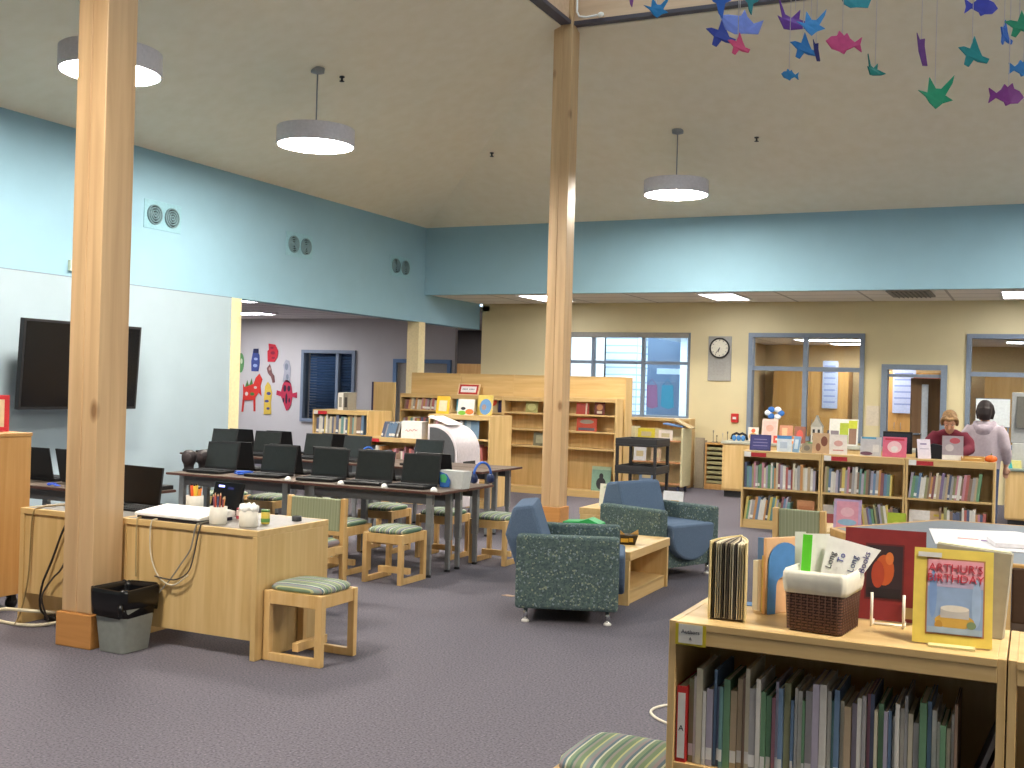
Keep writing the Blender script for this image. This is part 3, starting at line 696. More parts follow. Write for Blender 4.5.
def jar(x, y, r, h, label, body, band):
    t = T('small_jar', label, 'jar', (x, y, ZD)); b = MB(); b.lathe([(r*.9, 0), (r, .006), (r, h*.8), (r*.8, h*.86), (.004, h*.86)], n=18); b.build('jar', plain(body, .3), t)
    b = MB(); b.lathe([(r*.95, h*.862), (r*.95, h), (.004, h)], n=18); b.build('lid', plain(band, .4), t)
    b = MB(); b.lathe([(r+.001, h*.15), (r+.001, h*.4)], n=18, cap=False); b.build('band', plain(band, .5), t)
jar(-4.36, 5.42, .03, .075, 'small jar with red band behind the pencil cup', '#c9b7b0', '#a83a48'); jar(-4.14, 5.37, .026, .085, 'small yellow and green jar behind the tissue pot', '#c9b04a', '#5f8f4a')
b = MB(); b.lathe([(.03, 0), (.03, .03), (.018, .03), (.018, 0)], n=18, cap=False); tag(b.build('tape_roll', M['charcoal'], loc=(-4.08, 5.60, ZD+.0005)), 'small dark tape roll at the back of the desk', 'tape')
t = T('tablet', 'black tablet leaning on a peach stand at desk back', 'tablet', (-4.62, 5.60, ZD), -.12)
b = MB(); b.obox((0, .0, .103), (.26, .014, .2), (-.25, 0, .0)); b.build('body', M['black_gloss'], t, bevel=.004)
b = MB(); b.obox((-.02, -.0285, .18), (.05, .003, .012), (-.25, 0, 0)); b.build('lit_logo', emit('#6a7bff', 2), t)
b = MB(); b.prism([(.03, 0), (.09, 0), (.04, .12)], (-.04, 0, 0), (0,1,0), (0,0,1), (.08, 0, 0)); b.build('stand', plain('#c98a62', .6), t)
t = T('desk_monitor', 'black laptop screen right of the near column on the desk', 'monitor', (-5.36, 5.56, ZD+.0005), 0)
b = MB(); b.obox((-.04, .09, .135), (.42, .02, .25), (-.12, 0, -.1)); m_ = b.build('screen', M['black'], t, bevel=.005)
b = MB(); b.box(-.16, .0, 0, .09, .17, .012); b.cyl((-.04, .09, .012), (-.04, .1, .08), .02); b.build('stand', M['black'], t, bevel=.003)
t = T('keyboard', 'long black keyboard on the desk behind the white box', 'keyboard', (-5.21, 5.42, ZD), -.05)
b = MB(); b.prism([(-.07, 0), (.07, 0), (.07, .026), (-.07, .014)], (-.1, 0, 0), (0,1,0), (0,0,1), (.42, 0, 0)); b.build('body', M['black'], t, bevel=.003)
b = MB()
for r in range(5):
    for c in range(18): b.box(-.09+.0222*c, -.06+.025*r, .0155+.0022*r, -.072+.0222*c, -.04+.025*r, .0215+.0022*r)
b.build('keys', M['charcoal'], t)

# cables
def cable(pts, r, hexc, label, sub=4):
    P = [Vector(p) for p in pts]; out = []
    for i in range(len(P)-1):
        p0, p1, p2, p3 = P[max(i-1, 0)], P[i], P[i+1], P[min(i+2, len(P)-1)]
        for k in range(sub):
            u = k/sub
            out.append(.5*((2*p1) + (p2-p0)*u + (2*p0-5*p1+4*p2-p3)*u*u + (3*p1-p0-3*p2+p3)*u**3))
    out.append(P[-1]); b = MB(); b.tube(out, r, 7)
    tag(b.build('cable', plain(hexc, .5)), label, 'cable')
yf = 5.083
cable([(-4.40, 5.3, .755), (-4.41, 5.12, .752), (-4.42, yf, .73), (-4.45, 5.08, .6), (-4.52, 5.075, .5), (-4.6, 5.075, .4), (-4.72, 5.06, .26), (-4.8, 5.06, .12), (-4.95, 5.15, .01)], .0045, '#8f8b80', 'grey cable hanging from the white box down the desk front')
cable([(-4.37, 5.29, .755), (-4.385, 5.12, .752), (-4.39, yf, .72), (-4.42, 5.07, .55), (-4.46, 5.07, .46), (-4.56, 5.07, .41), (-4.7, 5.062, .42)], .0045, '#4b4640', 'dark cable looping below the white box on desk front')
cable([(-4.72, 5.3, .75), (-4.75, 5.12, .748), (-4.76, yf, .72), (-4.75, 5.075, .55), (-4.68, 5.07, .42), (-4.56, 5.062, .38), (-4.45, 5.064, .45)], .0045, '#cfc6ae', 'pale cable looping down the desk front right of the column')
cable([(-4.9, 5.3, .75), (-4.88, 5.12, .748), (-4.87, yf, .72), (-4.865, 5.077, .5), (-4.86, 5.077, .4)], .005, '#a89468', 'tan cable hanging next to the column on the desk front')
cable([(-5.40, 5.3, .75), (-5.40, 5.12, .748), (-5.41, yf, .72), (-5.47, 5.075, .62), (-5.55, 5.075, .44), (-5.62, 5.06, .26), (-5.66, 5.10, .1), (-5.64, 5.2, .03)], .007, '#2a2623', 'black cable slanting down the left desk part')
cable([(-5.36, 5.3, .75), (-5.36, 5.12, .748), (-5.37, yf, .6), (-5.45, 5.062, .40), (-5.53, 5.06, .32), (-5.60, 5.045, .2), (-5.6, 5.1, .05)], .006, '#4a4038', 'second dark cable beside the slanting black one on desk')
cable([(-5.70, 5.3, .75), (-5.72, 5.12, .748), (-5.74, yf, .7), (-5.745, 5.076, .5), (-5.75, 5.07, .3), (-5.79, 5.06, .1), (-5.80, 5.02, .01)], .005, '#8a7448', 'brown cable hanging near the left edge of the desk')
cable([(-5.62, 5.22, .07), (-5.72, 5.06, .10), (-5.88, 5.02, .10), (-6.0, 5.02, .07), (-6.04, 5.04, .03), (-5.96, 5.04, .012), (-5.8, 5.03, .012), (-5.66, 5.08, .012), (-5.56, 5.2, .03)], .011, '#dcd3b8', 'thick cream cable looping out in front of the left desk leg')
t = T('power_strip', 'black power strip with white plugs on floor under left desk part', 'power strip', (-5.62, 5.25, 0), .08)
b = MB(); b.box(-.13, -.04, .012, .13, .04, .042); [b.box(-.11+.06*k, -.03, .042, -.07+.06*k, .03, .044) for k in range(4)]; b.box(-.1, -.03, 0, .1, .03, .012); b.build('housing', M['black'], t, bevel=.004)
for k in range(2): b = MB(); b.box(.0+.062*k, -.02, .045, .045+.062*k, .02, .085); b.build('plug', M['white'], t, bevel=.005)
# waste bin
t = T('waste_bin', 'grey waste bin with black bag liner beside the column', 'bin', (-4.795, 4.93, 0), 0)
def rr(wx, wy, z, n=6, rad=.035):
    pts = []
    for sx, sy, a0 in ((1,1,0), (-1,1,PI/2), (-1,-1,PI), (1,-1,1.5*PI)):
        for k in range(n+1): a = a0 + PI/2*k/n; pts.append(Vector((sx*(wx-rad)+rad*math.cos(a), sy*(wy-rad)+rad*math.sin(a), z)))
    return pts
b = MB(); b.ring([rr(.10, .108, .004), rr(.102, .11, .015), rr(.128, .14, .345)], True, False)
b.prism([(p.x, p.y) for p in rr(.10, .108, 0)], (0, 0, .004), (1,0,0), (0,1,0), (0, 0, .012)); b.build('body', M['bin'], t)
b = MB(); R = []
base = rr(.135, .147, 0, 6, .04); n = len(base)
for z, s in ((-.11, 1.0), (-.05, 1.03), (-.01, 1.04), (.012, 1.03), (.016, .97), (-.02, .93), (-.15, .88)):
    ring = []
    for k, p in enumerate(base):
        wv = math.sin(k*2.3)*.5 + math.sin(k*1.1+1)*.5; q = s + .012*wv
        zz = .36 + z + (.028*math.sin(k*.45+2.2) if z < -.06 and s > .95 else .006*wv)
        ring.append(Vector((p.x*q, p.y*q, zz)))
    R.append(ring)
b.ring(R, True, True); b.tube([(.11, -.15, .30), (.125, -.165, .27), (.12, -.16, .23)], [.014, .018, .008], 8); b.build('bag_liner', M['bag'], t)

# ---------------------------------------------------------------- orange cabinet on the left, television
t = T('rolling_cabinet', 'orange wood cabinet on casters at the left edge', 'cabinet', (-6.5, 4.95, 0))
b = MB(); b.box(-.28, -.62, .1, .28, .53, 1.17); b.build('body', M['orange'], t, bevel=.004)
b = MB(); b.box(-.285, -.63, 1.17, .285, .535, 1.195); b.build('top', M['orange'], t, bevel=.004)
for s in (-1, 1):
    b = MB(); b.box(-.28-.018, -.04+s*.29-.28, .13, -.281, -.04+s*.29+.28, 1.15); dd = b.build('door', M['orange'], t, bevel=.003)
    b = MB(); b.ell((-.31, -.04+s*.04, .7), (.014, .014, .014)); b.build('knob', M['steel'], dd)
for x in (-.22, .22):
    for y in (-.54, .45):
        b = MB(); b.cyl((x-.014, y, .04), (x+.014, y, .04), .04, 16); b.box(x-.022, y-.02, .05, x+.022, y+.02, .1); b.build('caster', M['black'], t)
t = T('sign_holder', 'red framed sign standing on top of the orange cabinet', 'sign', (-6.5, 5.38, 1.1955), .5)
b = MB(); [b.box(*q) for q in ((-.12, -.008, .0, .12, .008, .03), (-.12, -.008, .22, .12, .008, .25), (-.12, -.008, .03, -.09, .008, .22), (.09, -.008, .03, .12, .008, .22), (-.1, -.05, 0, .1, .05, .006))]; b.build('frame', plain('#cf3a44', .5), t, bevel=.002)
b = MB(); b.box(-.09, -.004, .03, .09, .004, .22); b.build('sheet', plain('#e6d6b4', .7), t)
t = T('television', 'large black wall television partly hidden by near timber column', 'television', (-9.16, 8.69, 1.695), 0); 
b = MB(); b.obox((0, 0, 0), (.06, 1.6, .92), (0, .06, 0)); b.build('frame', M['black'], t, bevel=.006)
b = MB(); b.obox((.0312, 0, .0), (.003, 1.54, .86), (0, .06, 0)); b.build('screen', M['black_gloss'], t)
b = MB(); b.box(-.34, -.3, -.25, -.32, .3, .25); b.obox((-.19, .05, 0), (.3, .08, .12)); b.box(-.06, -.25, -.2, -.035, .25, .2); b.build('wall_mount', M['charcoal'], t)

# ---------------------------------------------------------------- books
_P = dict(white='#ded9d0', cream='#cfc3a2', navy='#2b3760', blue='#3f6796', teal='#3d7a7c', green='#3f7a4a', red='#a83a36', maroon='#6b2b35', orange='#c0762f',
           yellow='#cdb03e', brown='#6e4a34', grey='#8b8a8c', purple='#5f477a', pink='#b9697f', black='#26252a', olive='#7a7a45', lilac='#9a92ac', tan='#a98d66')
def _mixhex(a, b, f):
    return '#' + ''.join('%02x' % round(int(a[i:i+2], 16)*(1-f) + int(b[i:i+2], 16)*f) for i in (1, 3, 5))
PAL = {k: _mixhex(v, '#d6d2ca', .32) for k, v in _P.items()}
def book_mesh(tk, h, d, cname):
    b = MB(); c = .0022
    b.box(0, 0, 0, tk, c*1.2, h); b.box(0, c*1.2, 0, c, d, h); b.box(tk-c, c*1.2, 0, tk, d, h); b.mi = 1
    b.box(c, c*1.2, .003, tk-c, d-.004, h-.003)
    return b
def book(x, y, z, tk, h, d, cname, label, group, lean=0, rz=0, band=False, yaw_off=0):
    b = book_mesh(tk, h, d, cname)
    if band is True or band:
        b.mi = 2; b.box(.0003, -.0006, h*.08, tk-.0003, 0, h*.08+.035)
    o = b.build('book', [plain(PAL[cname], .5), M['pages'], M['white']])
    o.rotation_euler = (0, lean, rz)
    o.location = (x, y, z + (tk*math.sin(lean) if lean > 0 else 0))
    tag(o, label, 'book', group)
    return o
def book_row(x0, x1, y, z, hmin, hmax, d, where, group, cols, lean=0, tmin=.009, tmax=.024, band=.3, maxn=60, gap=.0012):
    x = x0; i = 0; seq = []
    while i < maxn:
        tk = random.uniform(tmin, tmax); w = tk*math.cos(lean) + gap
        h = random.uniform(hmin, hmax)
        if x + w + (h*math.sin(lean) if lean > 0 else 0) > x1: break
        seq.append((x, tk, h, random.choice(cols))); x += w; i += 1
    for i, (x, tk, h, c) in enumerate(seq):
        th = 'thin' if tk < .014 else 'thick' if tk > .02 else 'slim'
        xx = x + (h*math.sin(-lean) if lean < 0 else 0)
        book(xx, y + random.uniform(0, .012), z, tk, h, d, c, f'{th} {c} book, {ORD[min(i, 49)]} from the left, {where}', group, lean, 0, random.random() < band)
    return x

def display(x, y, z, w, h, label, base, art=(), tilt=-.18, rz=0, name='display_book', cat='book', thick=.014, stand=True, group=None):
    """a book or card standing upright, leaning back on a little stand; art = (kind, u, v, w, h, colour) in 0..1 cover space"""
    t = T(name, label, cat, (x, y, z), rz, group)
    R = Euler((tilt, 0, 0)).to_matrix().to_4x4(); R.translation = Vector((0, 0, thick*math.sin(abs(tilt))+.001))
    b = MB(); b.box(-w/2, 0, 0, w/2, .002, h); b.box(-w/2, thick-.002, 0, w/2, thick, h); b.box(-w/2, .002, 0, -w/2+.002, thick-.002, h); b.mi = 1; b.box(-w/2+.002, .002, .003, w/2-.003, thick-.002, h-.003)
    for v in b.bm.verts: v.co = R @ v.co
    c = b.build('cover', [plain(base, .45), M['pages']], t)
    if art:
        cols = []; b = MB(); dz = 0
        for kind, u, v, aw, ah, cc in art:
            if cc not in cols: cols.append(cc)
            b.mi = cols.index(cc); dz += .00025
            cx_, cz_ = (u-.5)*w, v*h
            if kind == 'r': b.box(cx_-aw*w/2, -.0008-dz, cz_-ah*h/2, cx_+aw*w/2, -dz, cz_+ah*h/2)
            elif kind == 'e': b.prism([(aw*w/2*math.cos(2*PI*k/18), ah*h/2*math.sin(2*PI*k/18)) for k in range(18)], (cx_, -dz, cz_), (1,0,0), (0,0,1), (0, -.0008, 0))
            elif kind == 't': b.text(aw, ah, (cx_, -dz-.0006, cz_), (1,0,0), (0,0,1), .0008)
        for v in b.bm.verts: v.co = R @ v.co
        b.build('cover_art', [plain(q, .5) for q in cols], c)
    if stand:
        b = MB(); yb = thick*1.3; zt = h*.55; yt = zt*math.tan(abs(tilt)) + thick*1.6
        b.tube([(-w*.2, yt, zt), (-w*.2, yt+.04, .004), (w*.2, yt+.04, .004), (w*.2, yt, zt)], .003, 6); b.build('stand', M['steel'], t)
    return t
# ---------------------------------------------------------------- armchairs, low tables
def armchair(x, y, rz, label):
    """faces local +x, seat width along y, origin at the centre of the footprint"""
    t = T('armchair', label, 'armchair', (x, y, 0), rz); D, Wd = .70, .80
    for s in (-1, 1):
        b = MB(); ya = s*(Wd/2-.055); b.box(-D/2, ya-.055, .10, D/2, ya+.055, .60); b.build('arm', M['dots'], t, bevel=.022)
    b = MB(); b.box(-D/2+.01, -Wd/2+.11, .10, D/2-.03, Wd/2-.11, .30); b.build('seat_base', M['dots'], t, bevel=.01)
    b = MB(); hw = Wd/2-.118                             # blue seat with a rounded apron falling over its front
    prof = []
    for k in range(17):
        a = PI*k/16; prof.append((hw*math.cos(a), .43-.27*math.sin(a)**.8 if 0 < k < 16 else .43))
    prof = [(hw, .47)] + prof + [(-hw, .47)]
    b.prism(prof, (D/2-.05, 0, 0), (0,1,0), (0,0,1), (.09, 0, 0)); b.box(-D/2+.1, -hw, .302, D/2-.05, hw, .468); b.build('seat', M['blue_fab'], t, bevel=.02)
    b = MB(); b.prism([(-.20, .302), (.0, .302), (.0, .47), (-.11, .795), (-.25, .775), (-.30, .58)], (-D/2+.21, -hw, 0), (1,0,0), (0,0,1), (0, 2*hw, 0)); b.build('backrest', M['blue_fab'], t, bevel=.025)
    for sx in (-1, 1):
        for sy in (-1, 1):
            b = MB(); b.cyl((sx*(D/2-.07), sy*(Wd/2-.07), .015), (sx*(D/2-.07), sy*(Wd/2-.07), .10), .016, 12); l = b.build('leg', M['chrome'], t)
            b = MB(); b.lathe([(.026, 0), (.028, .008), (.016, .02)], (sx*(D/2-.07), sy*(Wd/2-.07), 0), 14); b.build('glide', M['white'], l)
    return t
armchair(-2.97, 7.33, .34, 'nearer blue and teal armchair, seen from its side')
armchair(-2.98, 9.42, -.40, 'farther blue and teal armchair, turned to face the camera')
def low_table(x0, y0, w, d, h, label):
    t = T('low_table', label, 'table', (x0, y0, 0))
    b = MB(); b.box(0, 0, h-.065, w, d, h); b.build('tabletop', M['maple_y'], t, bevel=.004)
    for y in (.0, d-.035): b = MB(); b.box(.01, y, 0, w-.01, y+.035, h-.065); b.build('side_panel', M['maple'], t, bevel=.003)
    b = MB(); b.box(.03, .035, .08, w-.03, d-.035, .10); b.build('shelf', M['maple_y'], t)
    for x in (.03, w-.05): b = MB(); b.box(x, .035, 0, x+.02, d-.035, .085); b.build('plinth', M['maple_y'], t)
    b = MB(); b.box(w/2-.01, .035, .1, w/2+.01, d-.035, h-.065); b.build('divider', M['orange'], t)
    return t
low_table(-3.55, 7.83, .86, .98, .40, 'maple coffee table with open shelf between the two armchairs')
low_table(-4.09, 10.3, 1.25, .6, .42, 'low maple table with books inside behind the farther armchair')
book_row(-4.0, -3.5, 10.36, .1005, .17, .24, .15, 'inside the low table behind the armchair', 'books inside the low table', ['brown','maroon','grey','navy','tan','white'], 0, .02, .035)
display(-3.86, 10.5, .4205, .2, .23, 'white and pink picture book standing on the low table behind armchair', '#dcdccb', [('e', .5, .5, .5, .4, '#d9a8a8'), ('r', .5, .85, .6, .1, '#b9c4a8')], tilt=-.15)
display(-3.2, 10.52, .4205, .2, .2, 'white and yellow card standing right of the armchair back cushion', '#dfe3ec', [('r', .6, .3, .4, .5, '#d9b46a')], tilt=-.15)
t = T('small_basket', 'small black and yellow basket on the coffee table', 'basket', (-2.86, 8.24, .40), .3)
b = MB(); b.ring([[Vector((a*(.06+z*.3), c*(.045+z*.3), z)) for a, c in ((-1,-1),(1,-1),(1,1),(-1,1))] for z in (0, .075)], True, True, False); b.build('bowl', plain('#3a2f1c', .7), t)
b = MB(); b.obox((-.02, -.065, .035), (.06, .004, .03)); b.obox((.03, -.066, .04), (.03, .004, .03)); b.build('pattern_patch', plain('#c0932c', .7), t)
b = MB(); b.prism([(-.085, .075), (-.02, .076), (-.07, .12)], (0, -.03, 0), (1,0,0), (0,0,1), (0, .01, 0)); b.prism([(.02, .076), (.085, .076), (.08, .115)], (0, .0, 0), (1,0,0), (0,0,1), (0, .01, 0)); b.build('paper', plain('#c79a54', .7), t)
b = MB(); b.prism([(-.17, 0), (.17, 0), (.16, .085), (.06, .125), (-.02, .098), (-.16, .09)], (0, -.09, .0005), (1,0,0), (0,0,1), (0, .18, 0))
tag(b.build('folder_box', plain('#1f9a55', .5), loc=(-3.40, 8.68, .40), rot=(0, 0, .1), bevel=.004), 'bright green box on the coffee table just behind the nearer armchair', 'box')

# ---------------------------------------------------------------- bookcases
def bookcase(name, label, loc, w, h, d, shelves, val=.05, kick=.09, th=.022, double=False, rz=0, backs=True, top=True, m='maple', topgroup=None):
    t = T(name, label, 'bookcase', loc, rz, topgroup)
    for x in (0, w-th): b = MB(); b.box(x, 0, 0, x+th, d, h); b.build('side_panel', M[m], t, bevel=.002)
    b = MB(); b.box(th, -.002, h-val, w-th, .02, h-.022); b.box(th, -.004, h-.022, w-th, d, h-.0005)
    if double: b.box(th, d-.02, h-val, w-th, d, h-.022)
    b.build('top_panel', M['maple_h'], t, bevel=.002)
    yb = d/2 if double else d-.012
    b = MB(); b.box(th, yb-.006, kick, w-th, yb+.006, h-.022); b.build('back_panel', M['maple'], t)
    for z in shelves: b = MB(); b.box(th, .004, z-.022, w-th, d-.004 if double else yb-.006, z); b.build('shelf', M['maple_h'], t, bevel=.001)
    b = MB(); b.box(th, .015, 0, w-th, .033, kick); b.box(th, .033, kick-.02, w-th, yb-.006, kick)
    if double: b.box(th, d-.033, 0, w-th, d-.015, kick)
    b.build('base', M['maple_h'], t)
    return t
mix = ['white','white','cream','grey','grey','navy','blue','teal','green','red','maroon','orange','yellow','brown','purple','pink','black','olive','lilac','tan','lilac','brown']
bright = ['red','red','maroon','white','orange','navy','white','cream','pink','brown','blue','grey']
# three low far bookcases (double-sided run in front of the counter)
FB = 13.2
for i in range(3):
    x0 = -3.17 + .93*i; nm = ['left', 'middle', 'right'][i]
    bookcase('bookcase', f'{nm} one of the three low far bookcases full of books', (x0, FB, 0), .925, .92, .34, (.48,), .075, .1)
    book_row(x0+.03, x0+[.87, .80, .80][i], FB+.02, .481, .23, .31, .2, f'upper shelf of {nm} low far bookcase', f'upper row of the {nm} low far bookcase', mix, [0, .03, .1][i], .018, .034)
    if i == 0: book_row(x0+.03, x0+.62, FB+.02, .101, .22, .30, .2, 'lower shelf of left low far bookcase', 'lower row of the left low far bookcase', mix, .13, .017, .034)
    if i == 1: book_row(x0+.14, x0+.86, FB+.02, .101, .22, .28, .2, 'lower shelf of middle low far bookcase', 'lower row of the middle low far bookcase', mix, -.15, .018, .034)
    if i == 2: book_row(x0+.36, x0+.85, FB+.02, .101, .22, .30, .2, 'lower shelf of right low far bookcase', 'lower row of the right low far bookcase', mix, 0, .017, .034)
    t = T('shelf_label', f'red and white label on the {nm} low far bookcase', 'label', (x0+.03, FB-.008, .88))
    b = MB(); b.box(0, 0, -.03, .08, .004, .03); b.build('white_part', M['white'], t)
    b = MB(); b.box(.081, 0, -.028, .26, .004, .02); b.build('red_part', plain('#b8323a', .5), t)

zt = .9205
for x, w, h, base, art, lab, kw in (
    (-2.98, .25, .19, '#3c3c78', [('r', .5, .5, .86, .8, '#4a4a88'), ('r', .5, .3, .7, .05, '#8a86b8'), ('r', .5, .5, .7, .05, '#8a86b8'), ('r', .5, .7, .6, .05, '#8a86b8')], 'navy square sign at the left end of the far bookcase tops', {}),
    (-2.69, .17, .19, '#d9e4ee', [('r', .5, .9, 1, .2, '#4f8fc8'), ('r', .45, .4, .5, .4, '#b9c9dd')], 'white and light blue book standing second on the far bookcases', {'rz': .25}),
    (-2.56, .10, .19, '#7fa6cc', [('r', .5, .5, .5, .6, '#c9dcea')], 'narrow pale blue book right beside the white and blue one', {'rz': -.5}),
    (-2.43, .12, .11, '#a99a80', [('e', .5, .5, .6, .6, '#7d7568')], 'small tan card low on the left far bookcase top', {}),
    (-2.27, .19, .24, '#c9a884', [('e', .7, .6, .4, .5, '#7d4b3a'), ('e', .35, .3, .3, .4, '#8e5f48')], 'tan book with brown figures where left and middle bookcases meet', {'rz': .1}),
    (-2.07, .20, .23, '#e7dfd9', [('e', .5, .55, .5, .3, '#d9a8a0'), ('r', .5, .2, .6, .06, '#c98a86')], 'white book with faint red drawing on the middle far bookcase', {'rz': .12}),
    (-1.71, .23, .22, '#c4c1c4', [('r', .4, .94, .7, .1, '#5aa2c4'), ('e', .3, .12, .6, .2, '#6d4a5c'), ('r', .75, .4, .3, .4, '#d9d5d2')], 'pale grey book with blue top edge on the middle far bookcase', {}),
    (-1.45, .26, .23, '#d96a86', [('e', .5, .5, .6, .6, '#f0c4cc'), ('e', .5, .4, .3, .3, '#e8e0e0'), ('r', .5, .88, .8, .1, '#c83a52')], 'bright pink book in front of the black monitor', {}),
    (-1.12, .15, .22, '#ddd4e2', [('r', .5, .5, .7, .04, '#a59ab5'), ('r', .45, .75, .5, .08, '#8d80a6')], 'white and lilac book leaning sideways on the right far bookcase', {'rz': .55}),
    (-.83, .22, .27, '#a79aa0', [('e', .6, .8, .5, .25, '#b8545e'), ('r', .5, .1, 1, .2, '#ece8e2'), ('e', .35, .5, .4, .3, '#c9c0c0')], 'greyish display book with white foot before the person in maroon', {'rz': .1})):
    display(x, FB+.1, zt, w, h, lab, base, art, name='display_book' if 'sign' not in lab else 'display_sign', cat='book' if 'sign' not in lab else 'sign', **kw)
# items on the bottom shelves / lower front
display(-2.42, FB+.06, .101, .2, .26, 'tan orange book facing out at right of the lower left far shelf', '#c48a60', [('r', .5, .5, .8, .5, '#b87850')], rz=0, stand=False, tilt=-.08)
display(-2.12, FB+.06, .101, .22, .23, 'white topped book facing out on the lower middle far shelf', '#dcd3cd', [('r', .5, .3, .9, .5, '#b25a58')], stand=False, tilt=-.08)
display(-1.16, FB+.06, .101, .22, .24, 'white book facing out on the lower right far shelf', '#e6e1dc', [('r', .5, .4, .6, .3, '#d2c6b8')], stand=False, tilt=-.1)
display(-.95, FB+.06, .101, .2, .24, 'tan book facing out on the lower right far shelf', '#cfae8a', [('r', .5, .4, .6, .4, '#b8a890'), ('r', .5, .8, .6, .1, '#d9c04a')], stand=False, tilt=-.1)
# yellow and orange things on the right end
t = T('wooden_tray', 'yellowish wooden tray of papers on the right far bookcase end', 'tray', (-.62, FB+.16, zt)); b = MB(); b.box(-.12, -.09, 0, .12, .09, .012); b.box(-.12, -.09, .012, -.11, .09, .05); b.box(.11, -.09, .012, .12, .09, .05); b.box(-.11, .08, .012, .11, .09, .05); b.box(-.11, -.09, .012, .11, -.08, .03); b.build('tray', M['oak'], t)
b = MB(); b.box(-.09, -.06, .0125, .09, .06, .022); b.obox((0, 0, .028), (.16, .1, .008), (0, 0, .3)); b.build('papers', plain('#d9c282', .7), t)
b = MB(); R = []
for q, (r, z) in enumerate(((.03, 0), (.06, .012), (.065, .035), (.05, .06), (.02, .072), (.004, .074))): R.append([Vector((r*(1+.08*math.cos(5*2*PI*k/20))*math.cos(2*PI*k/20), r*(1+.08*math.cos(5*2*PI*k/20))*math.sin(2*PI*k/20), z)) for k in range(20)])
b.ring(R); b.mi = 1; b.cyl((0, 0, .07), (.01, .0, .095), .006)
tag(b.build('small_pumpkin', [plain('#e0702a', .5), plain('#6b7a3a', .7)], loc=(-.44, FB+.14, zt)), 'small orange pumpkin at the right end of far bookcases', 'pumpkin')
# monitor, black box behind the pink book on the bookcase top
t = T('monitor', 'black framed monitor standing behind the pink book', 'monitor', (-1.43, FB+.235, zt)); b = MB(); b.box(-.16, -.015, .04, .16, .015, .29); b.build('frame', M['black'], t, bevel=.004)
b = MB(); b.box(-.14, -.017, .06, .14, -.015, .27); b.build('screen', plain('#3a3f4a', .2), t)
b = MB(); b.box(-.08, -.05, 0, .08, .05, .01); b.box(-.03, -.01, .01, .03, .014, .05); b.build('stand', M['black'], t)
b = MB(); b.prism([(-.16, 0), (.14, 0), (.14, .15), (.02, .17), (-.16, .11)], (-1.07, FB+.22, zt), (1,0,0), (0,0,1), (0, .1, 0)); tag(b.build('card_reader', plain('#1b1c28', .5), bevel=.006), 'dark navy box behind the lilac book on the far bookcase', 'box')

# back tall bookcases: four open units with a taller row backed onto them
for i in range(4):
    x0 = -9.21 + .92*i; y0 = 15.3; nm = ['leftmost', 'second', 'third', 'rightmost'][i]
    bookcase('bookcase', f'{nm} open unit of the long back bookcase wall', (x0, y0, 0), .915, 1.47 if i == 3 else 1.45, .3, (1.22, .97, .72) if i > 1 else (1.2, .9, .6), .06, .1)
    t = bookcase('bookcase', f'{nm} tall unit whose plain back rises behind the long bookcase', (x0+.03, 15.605, 0), .915, 1.79, .3, (.5, .9, 1.3), .05, .1)
    b = MB(); b.box(.0, -.004, 1.3, .9, 0, 1.775); b.build('back_board', M['maple_h'], t)
yb_ = 15.32
book_row(-9.15, -8.42, yb_, 1.201, .15, .21, .16, 'top shelf of leftmost back unit', 'books in the leftmost back unit', bright, .12, .026, .046)
book_row(-9.15, -8.5, yb_, .901, .15, .2, .16, 'second shelf of leftmost back unit', 'books in the leftmost back unit', mix, .0, .028, .05)
for x, z, w, h, base, art, lab in (
    (-8.13, 1.201, .2, .24, '#4fa6c4', [('e', .5, .5, .7, .8, '#efe2c2'), ('e', .5, .55, .3, .35, '#e0a06a')], 'blue book with cream oval in the second back unit'),
    (-7.93, 1.201, .1, .22, '#e0d0a4', [('r', .5, .5, .5, .8, '#cdb98a')], 'narrow cream book right of the blue oval book'),
    (-7.74, 1.201, .12, .22, '#6e4a40', [('r', .5, .5, .7, .2, '#b8a8a0'), ('r', .5, .2, .8, .1, '#4a2f2a')], 'brown book in the second back unit beside the orange red one'),
    (-7.60, 1.201, .17, .22, '#c9b48a', [('e', .5, .7, .9, .55, '#d9482c')], 'book with orange red disc in the second back unit'),
    (-7.45, 1.201, .1, .21, '#2a2350', [], 'dark violet book in the second back unit'),
    (-6.93, 1.221, .2, .18, '#a8a668', [('e', .5, .45, .7, .6, '#c8c88a')], 'olive green book alone on the top shelf of third back unit'),
    (-6.55, .971, .09, .22, '#5b7c8c', [], 'narrow blue grey book on the second shelf behind centre column'),
    (-6.78, .721, .22, .2, '#7c7a66', [('r', .5, .5, .6, .6, '#a8a68a')], 'grey green book on the third shelf of the third back unit'),
    (-6.10, 1.221, .2, .17, '#b8483c', [('r', .8, .5, .12, 1, '#e8d8c8')], 'red book with white stripe on top right back shelf'),
    (-5.83, 1.221, .16, .19, '#6a2f2a', [('e', .5, .6, .6, .5, '#c98a5a'), ('r', .5, .2, .5, .2, '#e0d0c0')], 'dark red book with figure on the top right back shelf'),
    (-6.03, .971, .32, .2, '#c24a30', [('e', .5, .7, .7, .3, '#9a8f80'), ('r', .5, .15, .8, .2, '#5a5a6a')], 'wide orange red book on the second right back shelf'),
    (-5.78, .101, .3, .36, '#7fa08c', [('e', .5, .3, .5, .5, '#2a2c30'), ('e', .5, .6, .22, .25, '#2a2c30'), ('r', .5, .93, 1, .14, '#a9c0a0')], 'green book with dark figure on the bottom right back shelf')):
    display(x, yb_+.06, z, w, h, lab, base, art, stand=False, tilt=-.1)
t = T('sign_holder', 'red bordered white sign on the ledge of the back bookcases', 'sign', (-8.05, 15.42, 1.4505))
R = Euler((-.35, 0, 0)).to_matrix()
